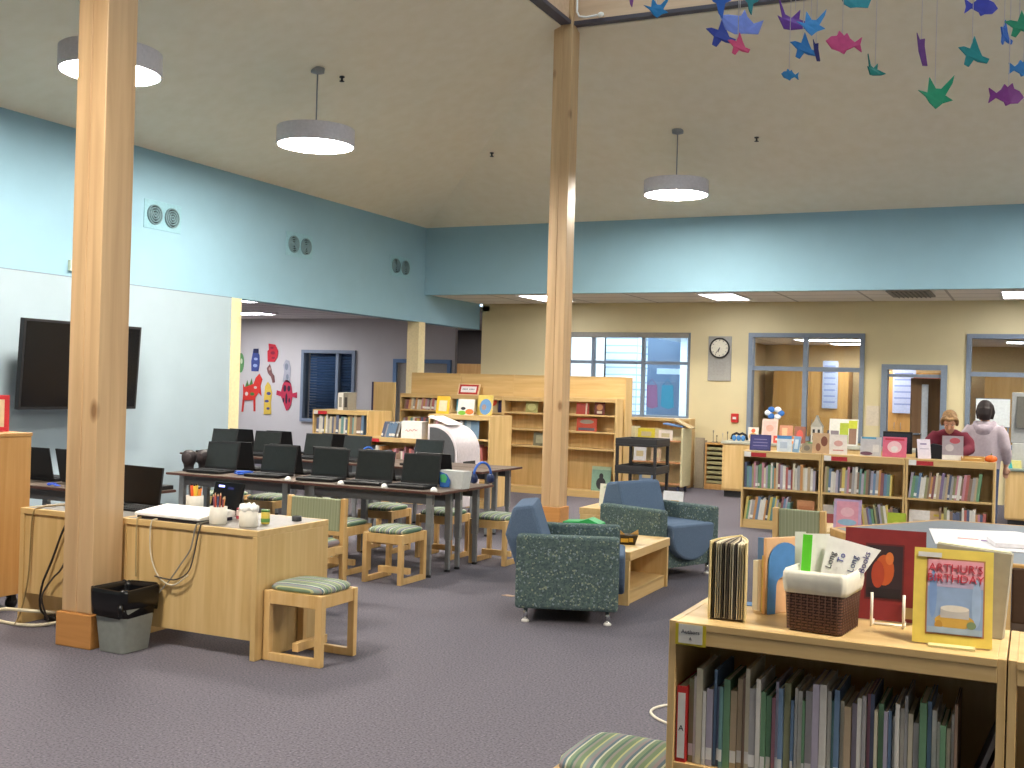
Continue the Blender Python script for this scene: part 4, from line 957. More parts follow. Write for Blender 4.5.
b = MB(); b.box(-.19, -.004, 0, .19, .006, .19)
for v in b.bm.verts: v.co = R @ v.co
b.build('board', plain('#e3c9a0', .6), t)
b = MB(); [b.box(*q) for q in ((-.165, -.007, .015, .165, -.004, .045), (-.165, -.007, .145, .165, -.004, .175), (-.165, -.007, .045, -.135, -.004, .145), (.135, -.007, .045, .165, -.004, .145))]
for v in b.bm.verts: v.co = R @ v.co
b.build('border', plain('#b8302e', .5), t)
b = MB(); b.box(-.135, -.006, .045, .135, -.004, .145); b.mi = 1
for k in range(9):
    if k != 4: b.box(-.105+.024*k, -.0075, .085, -.092+.024*k, -.006, .11)
for v in b.bm.verts: v.co = R @ v.co
b.build('white_field', [plain('#eee9ee', .6), plain('#8a8794', .6)], t)

# mid bookcases behind the laptop tables
bookcase('bookcase', 'tall double sided bookcase under the wall cutouts, left of the row', (-9.215, 12.95, 0), .92, 1.21, .62, (.88, .5), .06, .1, double=True)
bookcase('bookcase', 'lower bookcase with a white box on top behind the laptops', (-8.28, 12.85, 0), .92, .87, .55, (.48,), .06, .1, double=True)
bookcase('bookcase', 'double sided bookcase right of the white rounded machine', (-7.34, 12.95, 0), .92, 1.21, .66, (.9, .62, .35), .06, .1, double=True)
book_row(-9.17, -8.34, 12.97, .881, .2, .27, .2, 'in bookcase below the side room window', 'books in the bookcase below the side room window', ['white','cream','grey','brown','yellow','blue','navy','tan','teal'], .03, .024, .042)
book_row(-8.22, -7.45, 12.87, .481, .18, .3, .2, 'in lower bookcase behind the laptops', 'books in the lower bookcase behind the laptops', bright, 0, .024, .042)
book_row(-7.28, -6.83, 12.97, .901, .18, .26, .2, 'top shelf right of the white machine', 'books right of the white rounded machine', bright, -.04, .02, .04)
display(-6.72, 13.0, .901, .22, .24, 'blue grey book facing out at the top right of the machine bookcase', '#6f8ba3', [('r', .3, .5, .3, .9, '#9fb0ba')], stand=False, tilt=-.06)
book_row(-7.28, -6.5, 12.97, .621, .15, .22, .2, 'second shelf right of the white machine', 'books right of the white rounded machine', ['orange','red','white','grey','pink','cream','brown'], -.08, .024, .042)
for x, w, h, base, art, lab, y in ((-7.22, .2, .24, '#e0b430', [('r', .5, .45, .6, .6, '#d8cdb0')], 'yellow book standing behind the white machine', 13.1),
        (-6.83, .24, .21, '#dfe0dc', [('e', .3, .12, .5, .28, '#79b83a'), ('e', .75, .2, .5, .36, '#dd7434'), ('e', .35, .4, .3, .2, '#2e2e38')], 'white book with green and orange shapes on the mid bookcase', 13.02),
        (-6.62, .22, .27, '#d8c060', [('e', .55, .42, .8, .8, '#5f8fc4'), ('e', .45, .4, .3, .3, '#9a8a88')], 'yellow book with big blue oval on the mid bookcase', 13.16)):
    display(x, y, 1.2105, w, h, lab, base, art)
for (x, y, z, lab) in ((-9.19, 12.94, 1.17, 'red and white label on the bookcase below the side room window'), (-7.32, 12.94, 1.17, 'red and white label on the bookcase beside the white machine'), (-8.26, 12.84, .83, 'red and white label on the lower bookcase behind the laptops')):
    t = T('shelf_label', lab, 'label', (x, y, z)); b = MB(); b.box(0, 0, -.025, .07, .004, .025); b.build('white_part', M['white'], t); b = MB(); b.box(.071, 0, -.025, .22, .004, .02); b.build('red_part', plain('#c23038', .5), t)
for k, (hx, lab) in enumerate((('white', 'left white magazine file on the bookcase below the window'), ('grey', 'right grey magazine file on the bookcase below the window'))):
    t = T('magazine_file', lab, 'file', (-8.83+.09*k, 13.0, 1.2105)); b = MB(); b.prism([(0, 0), (.2, 0), (.2, .25), (.0, .24)], (0, 0, 0), (0,1,0), (0,0,1), (.085, 0, 0)); b.build('box', plain('#e3dfd6' if k == 0 else '#8a8478', .6), t); b = MB(); b.box(.02, -.002, .04, .065, 0, .18); b.build('label_strip', plain('#9a9488' if k == 0 else '#3b3633', .6), t)
book_row(-8.05, -7.72, 12.9, .8705, .16, .22, .18, 'on the lower bookcase top beside white box', 'books on top of the lower bookcase', ['olive','black','blue','navy','grey','blue'], .28, .02, .035)
t = T('white_carton', 'white box with faint red script on the lower bookcase', 'box', (-7.56, 12.98, .8705)); b = MB(); b.box(-.16, -.1, 0, .16, .12, .23); b.build('carton', plain('#efece8', .6), t, bevel=.003)
b = MB(); b.tube([(-.09+.018*k, -.102, .10+.014*math.sin(k*1.9)+.002*k) for k in range(11)], .004, 5); b.build('red_script', plain('#c9685e', .6), t)
# free-standing end panel left of the back bookcases
t = T('end_panel', 'plain maple panel at the left end of the back bookcases', 'panel', (-9.3, 15.0, 0)); b = MB(); b.box(-.22, 0, 0, .18, .03, 1.62); b.build('panel', M['maple'], t, bevel=.003); b = MB(); b.box(-.25, -.004, 0, -.2205, .034, 1.62); b.build('edge_strip', plain('#3a3152', .6), t)

# white machine with dark rounded end
t = T('laptop_cart', 'white machine with rounded top and dark grey end panel', 'cart', (-6.46, 11.75, 0))
def dprof(s=0): return [(-.21+s, .12)] + [(.21-s, .12)] + [(.21-s - (.34-s)*(1-math.cos(a)), .78+(.34-s)*math.sin(a)) for a in [PI/2*k/12 for k in range(13)]] + [(-.21+s, 1.12-s)]
b = MB(); b.prism(dprof(), (0, 0, 0), (1,0,0), (0,0,1), (0, .6, 0)); b.build('shell', plain('#ddd5da', .4), t, bevel=.01)
b = MB(); b.prism(dprof(.035), (0, -.012, 0), (1,0,0), (0,0,1), (0, .012, 0)); b.build('end_panel', plain('#55565a', .5), t, bevel=.004)
b = MB(); b.prism([(.02, 0), (.16, 0), (.1, .06)], (.12, .1, 1.0), (1,0,0), (0,0,1), (0, .2, 0))
b.bm.clear(); b.box(.212, .15, .62, .222, .45, .68); b.build('handle_slot', M['charcoal'], t)
b = MB(); R_a = Euler((0, .32, 0)).to_matrix(); b.box(-.15, .05, 0, .15, .45, .004)
for v in b.bm.verts: v.co = R_a @ v.co + Vector((-.1, 0, 1.165))
b.build('paper_sheet', M['white'], t)
for x in (-.17, .16):
    for y in (.07, .53): b = MB(); b.cyl((x, y-.014, .05), (x, y+.014, .05), .05, 16); b.box(x-.02, y-.022, .06, x+.02, y+.022, .12); b.build('caster', M['black'], t)

# ---------------------------------------------------------------- near bookcase in the foreground
NZ = .92
bookcase('bookcase', 'near low bookcase in the right foreground with basket on top', (-.972, 3.2, 0), .918, NZ, .42, (.5,), .065, .1)
bookcase('bookcase', 'neighbouring low bookcase cut off at the right edge of photo', (-.05, 3.2, 0), .92, NZ, .42, (.5,), .065, .1)
NG = 'books in the near bookcase'
t = T('book', 'white spined book with red edges and letter A, first in near bookcase', 'book', (-.946, 3.212, .5005), 0, NG)
b = book_mesh(.03, .225, .2, 'red'); b.build('cover', [M['red'], M['pages']], t)
b = MB(); b.box(.004, -.0012, .012, .026, -.0002, .205); b.mi = 1; b.text('A', .024, (.015, -.0014, .10), (1,0,0), (0,0,1), .0006); b.build('spine_label', [M['white'], M['black']], t)
pale = ['white','white','cream','grey','lilac','blue','white','teal','green','cream','tan','brown','white','grey','white','navy','cream','pink','lilac','blue','olive','white']
x = -.913; i = 0
while x < -.175:
    tk = random.choice((.007, .008, .01, .012, .014, .018)); h = random.uniform(.21, .285); c = pale[i % len(pale)] if i % 3 else random.choice(pale)
    th = 'thin' if tk < .01 else 'thick' if tk > .015 else 'slim'
    tl = 'tall' if h > .262 else 'short' if h < .235 else 'mid height'
    if i == 12: c, h, tk, tl = 'cream', .3, .012, 'tall'
    if i in (15, 16): c, tk = 'green', .013
    bk = book(x, 3.212 + random.uniform(0, .02), .5005, tk, h, .2, c, f'{tl} {th} {c} book, {ORD[min(i+1, 49)]} from the left in near bookcase', NG, 0, 0, i % 3 != 2)
    x += tk + .0016; i += 1
book(-.155, 3.22, .5005, .012, .27, .2, 'black', 'dark book leaning against the right side inside near bookcase', NG, .35)
book(-.13, 3.22, .5005, .008, .26, .2, 'brown', 'brown book leaning against the dark leaning book in near bookcase', NG, .35)
t = T('shelf_label', 'yellow edged shelf label at the left corner of near bookcase', 'label', (-.951, 3.1975, .852))
b = MB(); b.box(0, -.003, 0, .092, -.0005, .062); b.build('border', plain('#c9b52c', .5), t)
b = MB(); b.box(.01, -.0042, .006, .082, -.003, .062); b.mi = 1; b.text('Authors', .017, (.046, -.0046, .04), (1,0,0), (0,0,1), .0006); b.text('A', .012, (.046, -.0046, .02), (1,0,0), (0,0,1), .0006); b.build('paper', [plain('#cfcdc6', .6), plain('#3f3d44', .6)], t)
# splayed book
t = T('open_book', 'book standing open with pages fanned at the near bookcase corner', 'book', (-.822, 3.27, NZ), .05)
S = Vector((.004, .19, 0)); H_ = .235
def leaf(b, a, th, r, h0=.0, bulge=.012):
    pts = []
    for k in range(7):
        u = k/6; dx = math.sin(a)*r*u + bulge*math.sin(PI*u)*math.sin(a*6); dy = -math.cos(a)*r*u
        pts.append((S.x+dx, S.y+dy))
    nrm = (math.cos(a)*th/2, math.sin(a)*th/2)
    poly = [(p[0]-nrm[0], p[1]-nrm[1]) for p in pts] + [(p[0]+nrm[0], p[1]+nrm[1]) for p in pts[::-1]]
    b.prism(poly, (0, 0, .001+h0), (1,0,0), (0,1,0), (0, 0, H_-2*h0))
b = MB(); leaf(b, -.29, .004, .195); leaf(b, .27, .004, .195); b.cyl((S.x, S.y, .001), (S.x, S.y, H_+.001), .006, 10); b.build('cover', plain('#dfc990', .5), t)
for k in range(13):
    b = MB(); leaf(b, -.25+.04*k, .0022 if k % 3 else .004, .183, .004); b.build('page', plain('#e6dcc2' if k in (1, 2, 8, 10, 11, 12) else ('#4a4038' if k in (0, 4, 6, 9) else '#a79c84'), .8), t)
# yellow books between blue bookends
e1 = Vector((.8, -.6)); rz1 = math.atan2(-.6, .8)
def along(s, q=0): return (-.795 + e1.x*s + .6*q, 3.50 + e1.y*s + .8*q)
p = along(0); BG = 'yellow books between the blue bookends'
for s, tk, h, c, lab in ((.0, .022, .155, 'cream', 'leftmost cream book between the blue bookends'), (.0235, .016, .16, 'tan', 'tan middle book between the blue bookends'), (.041, .026, .175, 'yellow', 'yellow book beside the arched blue bookend')):
    x, y = along(s); o = book(x, y, NZ+.0005, tk, h, .1, c, lab, BG, 0, rz1)
x, y = along(.069, -.02); b = MB(); b.box(0, 0, 0, .012, .14, .235); tag(b.build('book', plain('#d9ae82', .6), bevel=.002, loc=(x, y, NZ+.0005), rot=(0, 0, rz1)), 'peach coloured board book behind the arched blue bookend', 'book')
x, y = along(.083, -.012); t = T('bookend', 'arched blue bookend with peach opening beside the wicker basket', 'bookend', (x, y, NZ), rz1)
arch = [(.125*.5+.0625*math.cos(a), .16+.06*math.sin(a)) for a in [PI*k/14 for k in range(15)]] + [(0, 0), (.03, 0)] + [(.0625-.0305*math.cos(a), .085+.03*math.sin(a)) for a in [PI*k/10 for k in range(11)]] + [(.095, 0), (.125, 0)]
b = MB(); b.prism(arch, (0, 0, .0005), (0,1,0), (0,0,1), (.004, 0, 0)); b.build('plate', plain('#4b82bd', .4), t)
t = T('bookend', 'flat blue bookend plate left behind the yellow books', 'bookend', (-.835, 3.606, NZ), 0)
b = MB(); b.box(.03, -.004, .0005, .128, 0, .215); b.build('plate', plain('#5f7fa6', .4), t, bevel=.001)
b = MB(); b.box(-.02, -.06, .0005, .05, -.0041, .003); b.build('foot', plain('#4b82bd', .4), t)
# wicker basket
t = T('wicker_basket', 'dark brown wicker basket with white cloth liner', 'basket', (-.55, 3.335, NZ), -.13)
def rect(wx, wy, z, r=.014, n=4, amp=0, m=0):
    return [v + Vector((0, 0, 0)) for v in rr(wx, wy, z, n, r)]
b = MB(); rows = 15; R = []
for k in range(rows*2+1):
    z = .004 + k*.121/(rows*2); f = 1 + .06*k/(rows*2)
    q = .0022 if k % 2 else 0
    R.append(rect(.078*f+q, .088*f+q, z, .014))
b.ring(R, True, True, True); b.build('weave', M['wicker'], t)
b = MB()
for face in range(4):
    nn = 9 if face % 2 == 0 else 10
    for k in range(nn):
        u = -1 + 2*(k+.5)/nn
        if face == 0: p0, p1 = (u*.075, -.0895, .003), (u*.079, -.096, .124)
        elif face == 2: p0, p1 = (u*.075, .0895, .003), (u*.079, .096, .124)
        elif face == 1: p0, p1 = (.0795, u*.085, .003), (.0855, u*.09, .124)
        else: p0, p1 = (-.0795, u*.085, .003), (-.0855, u*.09, .124)
        b.tube([p0, p1], .0014, 6)
b.build('stakes', plain('#684635', .7), t)
b = MB(); R = []
for z, wx, wy in ((.112, .088, .099), (.125, .091, .102), (.145, .093, .104), (.165, .092, .103), (.176, .087, .098), (.172, .079, .09), (.13, .075, .085), (.05, .07, .08)):
    ring = rect(wx, wy, z, .02)
    R.append([v + Vector((.0015*math.sin(k*1.7), .0015*math.cos(k*2.1), .002*math.sin(k*.9))) for k, v in enumerate(ring)])
b.ring(R, True, True); b.build('cloth_liner', plain('#e3dfd0', .9), t)
t = T('card', 'white card lettered sideways standing in the wicker basket', 'card', (-.528, 3.345, NZ+.03), -.1)
Rc = Euler((-.22, .12, -.02)).to_matrix()
b = MB(); b.prism([(-.06, 0), (.0, 0), (.1, .225), (-.055, .235)], (0, 0, 0), (1,0,0), (0,0,1), (0, .002, 0))
for v in b.bm.verts: v.co = Rc @ v.co
c = b.build('sheet', plain('#f8f6f0', .7), t)
cols = ['#4a4a55', '#4a55a8', '#3f4a78', '#5a4f86']
b = MB()
for k, (wd_, xx, zz) in enumerate((('Long', -.035, .165), ('To', -.005, .178), ('Long', .03, .168), ('Books', .062, .18))):
    b.mi = k; b.text(wd_, .026, (xx, -.0012, zz), (.12, 0, 1), (-1, 0, .12), .0008)
for v in b.bm.verts: v.co = Rc @ v.co
b.build('lettering', [plain(q, .6) for q in cols], c)
for k, (dx, dy, ry, lab) in enumerate(((-.04, .025, -.06, 'plain white card behind the lettered card in the basket'), (.02, .03, .14, 'tilted white card showing at the right of the lettered card'))):
    b = MB(); b.box(-.05 if k == 0 else -.05, 0, 0, .05 if k == 0 else .015, .002, .235 if k == 0 else .205); tag(b.build('card', plain('#f4f1ea', .7), loc=(-.545+dx, 3.345+dy, NZ+.034), rot=(-.2, ry, 0)), lab, 'card')
t = T('bookmark', 'green and orange bookmark strip at the left in the basket', 'bookmark', (-.605, 3.325, NZ+.045)); Rb = Euler((-.2, -.02, -.1)).to_matrix()
b = MB(); b.box(-.014, -.001, .11, .014, .001, .225)
for v in b.bm.verts: v.co = Rb @ v.co
b.build('green_part', plain('#5fce2e', .5), t)
b = MB(); b.box(-.013, -.0012, 0, .013, .0008, .1095)
for v in b.bm.verts: v.co = Rb @ v.co
b.build('orange_part', plain('#ea8f22', .5), t)
b = MB(); b.box(-.016, .002, 0, .016, .004, .23); tag(b.build('card', plain('#dfe0d6', .7), loc=(-.618, 3.345, NZ+.045), rot=(-.2, -.06, 0)), 'narrow white strip left of the green bookmark', 'card')
# yellow picture book (no character drawn), red book on a white wire easel, grey binder
t = display(-.195, 3.285, NZ, .205, .262, 'yellow bordered picture book leaning on a stand in right foreground', '#e2c95f',
    [('r', .53, .5, .74, .8, '#b07a4a'), ('r', .53, .5, .70, .77, '#8fa5c4'), ('r', .53, .78, .70, .21, '#dd9ba4'), ('r', .53, .64, .70, .08, '#b9a6bc'), ('e', .25, .52, .1, .5, '#7f9cc9'), ('e', .8, .45, .12, .5, '#9fb4cf'),
     ('e', .53, .25, .5, .16, '#c9a04a'), ('r', .53, .33, .36, .1, '#b9b4ae'), ('e', .53, .38, .36, .07, '#d9d2c4'), ('e', .33, .2, .1, .1, '#b8893a'), ('e', .74, .22, .12, .08, '#7d8f6a'), ('r', .53, .15, .68, .06, '#9fb0bf'), ('r', .2, .93, .3, .05, '#d5d2cc')],
    tilt=-.2, rz=.06, thick=.012)
cov = t.children[0]; Ry = Euler((-.2, 0, 0)).to_matrix()
b = MB()
for kk, (wd_, zz, sz) in enumerate((("ARTHUR'S", .212, .031), ('BIRTHDAY', .184, .031))): b.text(wd_, sz, (.006, -.0044, zz), (1,0,0), (0,0,1), .0012)
bb = b
for v in bb.bm.verts: v.co = Ry @ v.co
bb.build('title_lettering', plain('#c23b48', .5), cov)
b = MB(); b.box(-.06, -.035, .0005, .06, .0, .006); b.build('stand_lip', plain('#d8cf9a', .4), t)
t = display(-.405, 3.535, NZ, .235, .275, 'dark red book with small dark picture on a white wire easel', '#7e2a2c',
    [('r', .5, .53, .48, .62, '#5a2224'), ('r', .5, .53, .44, .58, '#33242a'), ('e', .5, .55, .24, .34, '#b5542a'), ('e', .42, .5, .16, .3, '#a3402a'), ('e', .56, .68, .1, .14, '#c9703a'), ('r', .5, .3, .4, .1, '#241c20'), ('r', .83, .1, .2, .12, '#b59a6a')], tilt=-.16, rz=.08, stand=False)
b = MB()
for x in (-.045, .045): b.tube([(x, .075, .003), (x, -.045, .003), (x, -.052, .008), (x, -.05, .10)], .0042, 8)
b.tube([(-.045, -.02, .003), (.045, -.02, .003)], .0035, 8); b.tube([(-.045, .075, .003), (-.04, .105, .12), (.04, .105, .12), (.045, .075, .003)], .0035, 8)
tag(b.build('wire_easel', plain('#f1ebdd', .4), loc=(-.385, 3.50, NZ), rot=(0, 0, .05)), 'white wire easel holding the dark red book', 'easel')
t = T('binder', 'grey green binder standing behind the yellow picture book', 'binder', (-.155, 3.47, NZ), -.15); b = MB(); b.prism([(-.10, 0), (.085, 0), (.105, .245), (-.10, .255)], (0, 0, .0005), (1,0,0), (0,0,1), (0, .03, 0)); b.build('cover', plain('#a5a192', .6), t, bevel=.002)
b = MB(); b.prism([(-.098, .2555), (.10, .2455), (.10, .249), (-.098, .259)], (0, .004, .0005), (1,0,0), (0,0,1), (0, .022, 0)); b.build('page_edge', plain('#d9d6b8', .8), t)
cable([(-1.05, 5.9, .006), (-1.4, 5.6, .006), (-1.64, 5.48, .006), (-1.70, 5.33, .006), (-1.62, 5.2, .006), (-1.45, 5.1, .006)], .007, '#dcd4c2', 'thin white cable loop on the carpet left of near bookcase')
b = MB(); b.prism([(-.05, -.02), (.04, -.03), (.055, .015), (-.02, .03)], (-3.62, 7.7, .0005), (1,0,0), (0,1,0), (0, 0, .003)); tag(b.build('paper_scrap', plain('#b59a84', .8)), 'small tan paper scrap on the carpet left of the armchair', 'scrap')

# ---------------------------------------------------------------- hexagonal table and low display table
t = T('reading_table', 'grey topped six sided table with oak rim behind near bookcase', 'table', (-.02, 7.45, 0))
def hexa(r): return [(r*math.cos(PI/3*k), r*math.sin(PI/3*k)) for k in range(6)]
b = MB(); b.prism(hexa(1.13), (0, 0, .705), (1,0,0), (0,1,0), (0, 0, .035)); b.build('tabletop', plain('#7d848c', .45), t)
b = MB(); o_, i_ = hexa(1.18), hexa(1.131)
for k in range(6):
    j = (k+1) % 6; b.prism([i_[k], o_[k], o_[j], i_[j]], (0, 0, .69), (1,0,0), (0,1,0), (0, 0, .051))
b.build('oak_rim', M['oak'], t, bevel=.006)
for k in range(6):
    a = PI/3*k; b = MB(); b.cyl((.95*math.cos(a), .95*math.sin(a), 0), (.95*math.cos(a), .95*math.sin(a), .7), .035, 14); b.build('leg', M['oak'], t)
b = MB(); b.prism([(-.62, 7.80), (-.1, 8.0), (.25, 7.62), (.3, 7.0), (-.03, 6.93), (-.52, 7.02)], (0, 0, .7415), (1,0,0), (0,1,0), (0, 0, .004)); b.mi = 1; b.obox((-.22, 7.35, .746), (.13, .06, .001)); b.mi = 2; b.obox((-.36, 7.38, .746), (.12, .05, .001))
tag(b.build('poster_sheet', [plain('#ece9ea', .7), plain('#8d6a9c', .7), plain('#d99a90', .7)]), 'large white poster sheet spread on the six sided table', 'poster')
b = MB(); b.obox((.02, 7.25, .76), (.5, .3, .025), (.0, 0, .2)); tag(b.build('paper_stack', plain('#e2dfe2', .7), bevel=.002), 'stack of white paper on the poster sheet at the right', 'paper')
t = low_table(-1.78, 8.56, 1.05, .6, .58, 'low oak display table behind the green backed chair')
display(-1.27, 8.66, .5805, .2, .24, 'pink and blue picture book on the low oak display table', '#b7a0c8', [('r', .5, .5, .8, .86, '#d99ab0'), ('e', .5, .6, .5, .3, '#e2b4c4'), ('e', .5, .28, .7, .2, '#8fb4d4'), ('r', .5, .06, .6, .1, '#5a9ac9')], tilt=-.12)
display(-.92, 8.7, .5805, .13, .16, 'small lime green card on the low oak display table', '#a3b83a', [('e', .5, .4, .6, .4, '#c9d85a')], tilt=-.12)

# ---------------------------------------------------------------- back aisle furniture
def util_cart(x, y, rz):
    t = T('utility_cart', 'black two tier utility cart by the back bookcase end', 'cart', (x, y, 0), rz); w, d = .60, .62
    for nm, z in (('top_tray', .82), ('lower_tray', .44)):
        b = MB(); b.box(-w/2, -d/2, z, w/2, d/2, z+.03)
        b.box(-w/2, -d/2, z+.03, w/2, -d/2+.02, z+.11); b.box(-w/2, d/2-.02, z+.03, w/2, d/2, z+.11); b.box(-w/2, -d/2+.02, z+.03, -w/2+.02, d/2-.02, z+.11); b.box(w/2-.02, -d/2+.02, z+.03, w/2, d/2-.02, z+.11)
        b.build(nm, M['charcoal'], t, bevel=.006)
    for sx in (-1, 1):
        for sy in (-1, 1):
            b = MB(); b.box(sx*(w/2-.025)-.02, sy*(d/2-.025)-.02, .1, sx*(w/2-.025)+.02, sy*(d/2-.025)+.02, .82); l = b.build('leg', M['charcoal'], t, bevel=.004)
            b = MB(); b.cyl((sx*(w/2-.03)-.012, sy*(d/2-.03), .05), (sx*(w/2-.03)+.012, sy*(d/2-.03), .05), .05, 16); b.build('caster', M['black'], l)
    return t
util_cart(-5.0, 14.95, 0)
t = T('book_truck', 'cream steel book truck on casters with books on its top', 'cart', (-5.45, 16.9, 0))
for x in (-.45, .42):
    b = MB(); b.box(x, 0, .1, x+.03, .5, 1.02); b.build('end_panel', plain('#cdc6a2', .5), t, bevel=.006)
for z in (.14, .48, .82): b = MB(); b.prism([(0, z), (.0, z-.02), (.5, z-.02), (.5, z)], (-.42, 0, 0), (0,1,0), (0,0,1), (.84, 0, 0)); b.build('shelf', plain('#b98a62', .6), t)
b = MB(); b.box(-.42, .24, .14, .42, .26, 1.0); b.build('divider', plain('#cdc6a2', .5), t)
for x in (-.38, .38):
    for y in (.06, .44): b = MB(); b.cyl((x-.014, y, .05), (x+.014, y, .05), .05, 16); b.box(x-.02, y-.02, .06, x+.02, y+.02, .1); b.build('caster', plain('#2a3350', .5), t)
for x, z, w, h, c, rz, ry, lab in ((-5.62, .8205, .28, .18, '#c9bc3a', 0, .1, 'yellow green book leaning on the cream book truck'), (-5.3, .8205, .22, .16, '#d9cfc9', .1, -.05, 'white book standing on the cream book truck'), (-5.72, .4805, .2, .22, '#c9cdd6', 0, 0, 'pale book on the middle shelf of the book truck'), (-5.45, .4805, .16, .2, '#b9a08a', 0, 0, 'tan book on the middle shelf of the book truck'), (-5.6, .1405, .24, .22, '#6a83a8', 0, 0, 'blue book on the bottom shelf of the book truck')):
    display(x, 16.95, z, w, h, lab, c, [('r', .5, .5, .6, .4, '#b9ad8a')], stand=False, tilt=-.12, rz=rz)
for k, (x, c, ry, lab) in enumerate(((-5.2, '#5f7fb0', .18, 'blue edged folder lying tilted on the book truck end'), (-5.05, '#c9b48a', .5, 'tan folder drooping over the right end of the book truck'))):
    b = MB(); b.box(-.16, 0, 0, .16, .3, .025); tag(b.build('folder', plain(c, .6), bevel=.002, loc=(x, 17.0, 1.05+.03*k), rot=(0, ry-.05, .1)), lab, 'folder')
t = bookcase('bookcase', 'low wooden bookcase under the daylight window behind the truck', (-6.25, 17.95, 0), 1.05, 1.15, .32, (.8, .45), .05, .1)
t = T('folding_panel', 'grey brown folded panel leaning beside the drawer cabinet', 'panel', (-5.12, 18.1, 0)); b = MB(); b.box(-.02, 0, .0, .14, .03, .84); b.build('front_leaf', plain('#a89c86', .7), t, bevel=.003); b = MB(); b.box(.02, .035, 0, .17, .06, .8); b.build('rear_leaf', plain('#8f8573', .7), t, bevel=.003)
t = T('drawer_cabinet', 'orange wood cabinet of shallow drawers beside the counter', 'cabinet', (-5.1, 18.1, 0)); 
t.location = (-4.94, 18.0, 0)
b = MB(); b.box(0, 0, 0, .03, .45, .77); b.box(.37, 0, 0, .40, .45, .77); b.box(.03, 0, .74, .37, .45, .77); b.box(.03, 0, 0, .37, .45, .09); b.box(.03, .43, .09, .37, .45, .74); b.build('body', M['orange'], t, bevel=.003)
for k in range(8):
    z = .1 + k*.079; b = MB(); b.box(.034, .012, z, .366, .42, z+.045); b.build('drawer', plain('#a59f74', .6), t, bevel=.002)
for k, (x, h) in enumerate(((-4.86, .2), (-4.80, .12), (-4.70, .16), (-4.62, .19))):
    b = MB(); b.lathe([(.025, 0), (.025, .012), (.006, .016), (.005, h*.8), (.011, h*.82), (.011, h), (.003, h)], (x, 18.2, .7705), 10); tag(b.build('paint_brush_stand', plain(('#8a8478', '#4a4640', '#c9c2b4', '#6a645c')[k], .5)), ['leftmost thin upright stick on the drawer cabinet', 'second short upright stick on the drawer cabinet', 'third pale upright stick on the drawer cabinet', 'rightmost upright stick on the drawer cabinet'][k], 'brush')
t = T('counter', 'long wooden counter under the office window with pale top', 'counter', (-4.38, 16.85, 0))
b = MB(); b.box(.02, .03, .1, 2.9, .6, .82); b.build('body', M['maple'], t, bevel=.003); b = MB(); b.box(.05, .08, 0, 2.86, .56, .1); b.build('plinth', M['charcoal'], t)
b = MB(); b.box(0, 0, .82, 2.93, .63, .86); b.build('worktop', plain('#b3b3a4', .4), t, bevel=.006)
for k in range(4): b = MB(); b.box(.03+.717*k, .012, .13, .74+.717*k, .03, .8); dd = b.build('door', M['maple'], t, bevel=.003); b = MB(); b.tube([(.62+.717*k, .012, .70), (.62+.717*k, -.02, .705), (.52+.717*k, -.02, .705), (.52+.717*k, .012, .70)], .007); b.build('handle', M['charcoal'], dd)
zc = .8605
t = T('headset', 'black and blue headset heap on the left end of counter', 'headset', (-4.16, 17.1, zc)); b = MB(); b.tube([(-.12, 0, .02), (-.1, 0, .09), (-.04, 0, .12), (.0, .02, .1), (.05, 0, .12), (.11, 0, .09), (.13, 0, .02)], .02, 8); b.build('bands', M['black'], t); b = MB(); [b.ell((x, -.02, .045), (.035, .03, .045)) for x in (-.07, .0, .07)]; b.build('cushions', plain('#4a86c4', .5), t)
for x, w, h, base, art, lab in ((-3.95, .16, .22, '#dcd2c4', [('e', .5, .75, .4, .3, '#d9603a'), ('e', .5, .35, .8, .5, '#c9a45a')], 'cream and orange card at the left of the counter display'), (-3.70, .24, .36, '#d9c0b4', [('r', .5, .5, .8, .8, '#d4b2a8'), ('e', .5, .6, .5, .3, '#c99a8a')], 'tall pink beige book on the counter below the office window'),
        (-3.45, .2, .27, '#c98a6a', [('r', .4, .5, .4, .7, '#d9b48a')], 'orange tan book right of the pink beige book on counter'), (-3.24, .17, .26, '#8f5a4a', [('e', .5, .5, .6, .6, '#c9574a')], 'red brown book on the counter below the office window'),
        (-2.60, .42, .40, '#dcdcd4', [('r', .2, .3, .28, .5, '#8a7f86'), ('r', .52, .45, .3, .8, '#a9b83a'), ('r', .82, .35, .26, .6, '#8a6a58'), ('r', .82, .8, .3, .3, '#c4c93a')], 'white poster board with lime green photos on the counter')):
    display(x, 17.12, zc, w, h, lab, base, art)
for k, (x, y, c, lab) in enumerate(((-3.5, 16.95, '#c9483a', 'red pamphlet low in front of the counter books'), (-3.3, 16.93, '#d98a4a', 'orange pamphlet low in front of the counter books'), (-3.85, 16.93, '#cfc8b0', 'cream pamphlet low at the left counter front'))):
    display(x, y, zc, .2, .11, lab, c, [('r', .5, .5, .7, .3, '#e9dccb')], stand=False)
t = T('toy_windmill', 'blue and white pinwheel toy behind the pink beige book', 'toy', (-3.66, 17.3, zc)); b = MB(); b.cyl((0, 0, 0), (0, 0, .42), .01, 8); b.cyl((0, 0, 0), (0, 0, .015), .06, 16); b.build('stick', M['white'], t)
b = MB()
for k in range(6):
    a = PI/3*k; b.mi = k % 2; b.ell((.1*math.cos(a), -.02, .45+.06*math.sin(a)), (.055, .02, .045))
b.build('petals', [plain('#3a74c4', .5), plain('#dfe6ee', .5)], t)
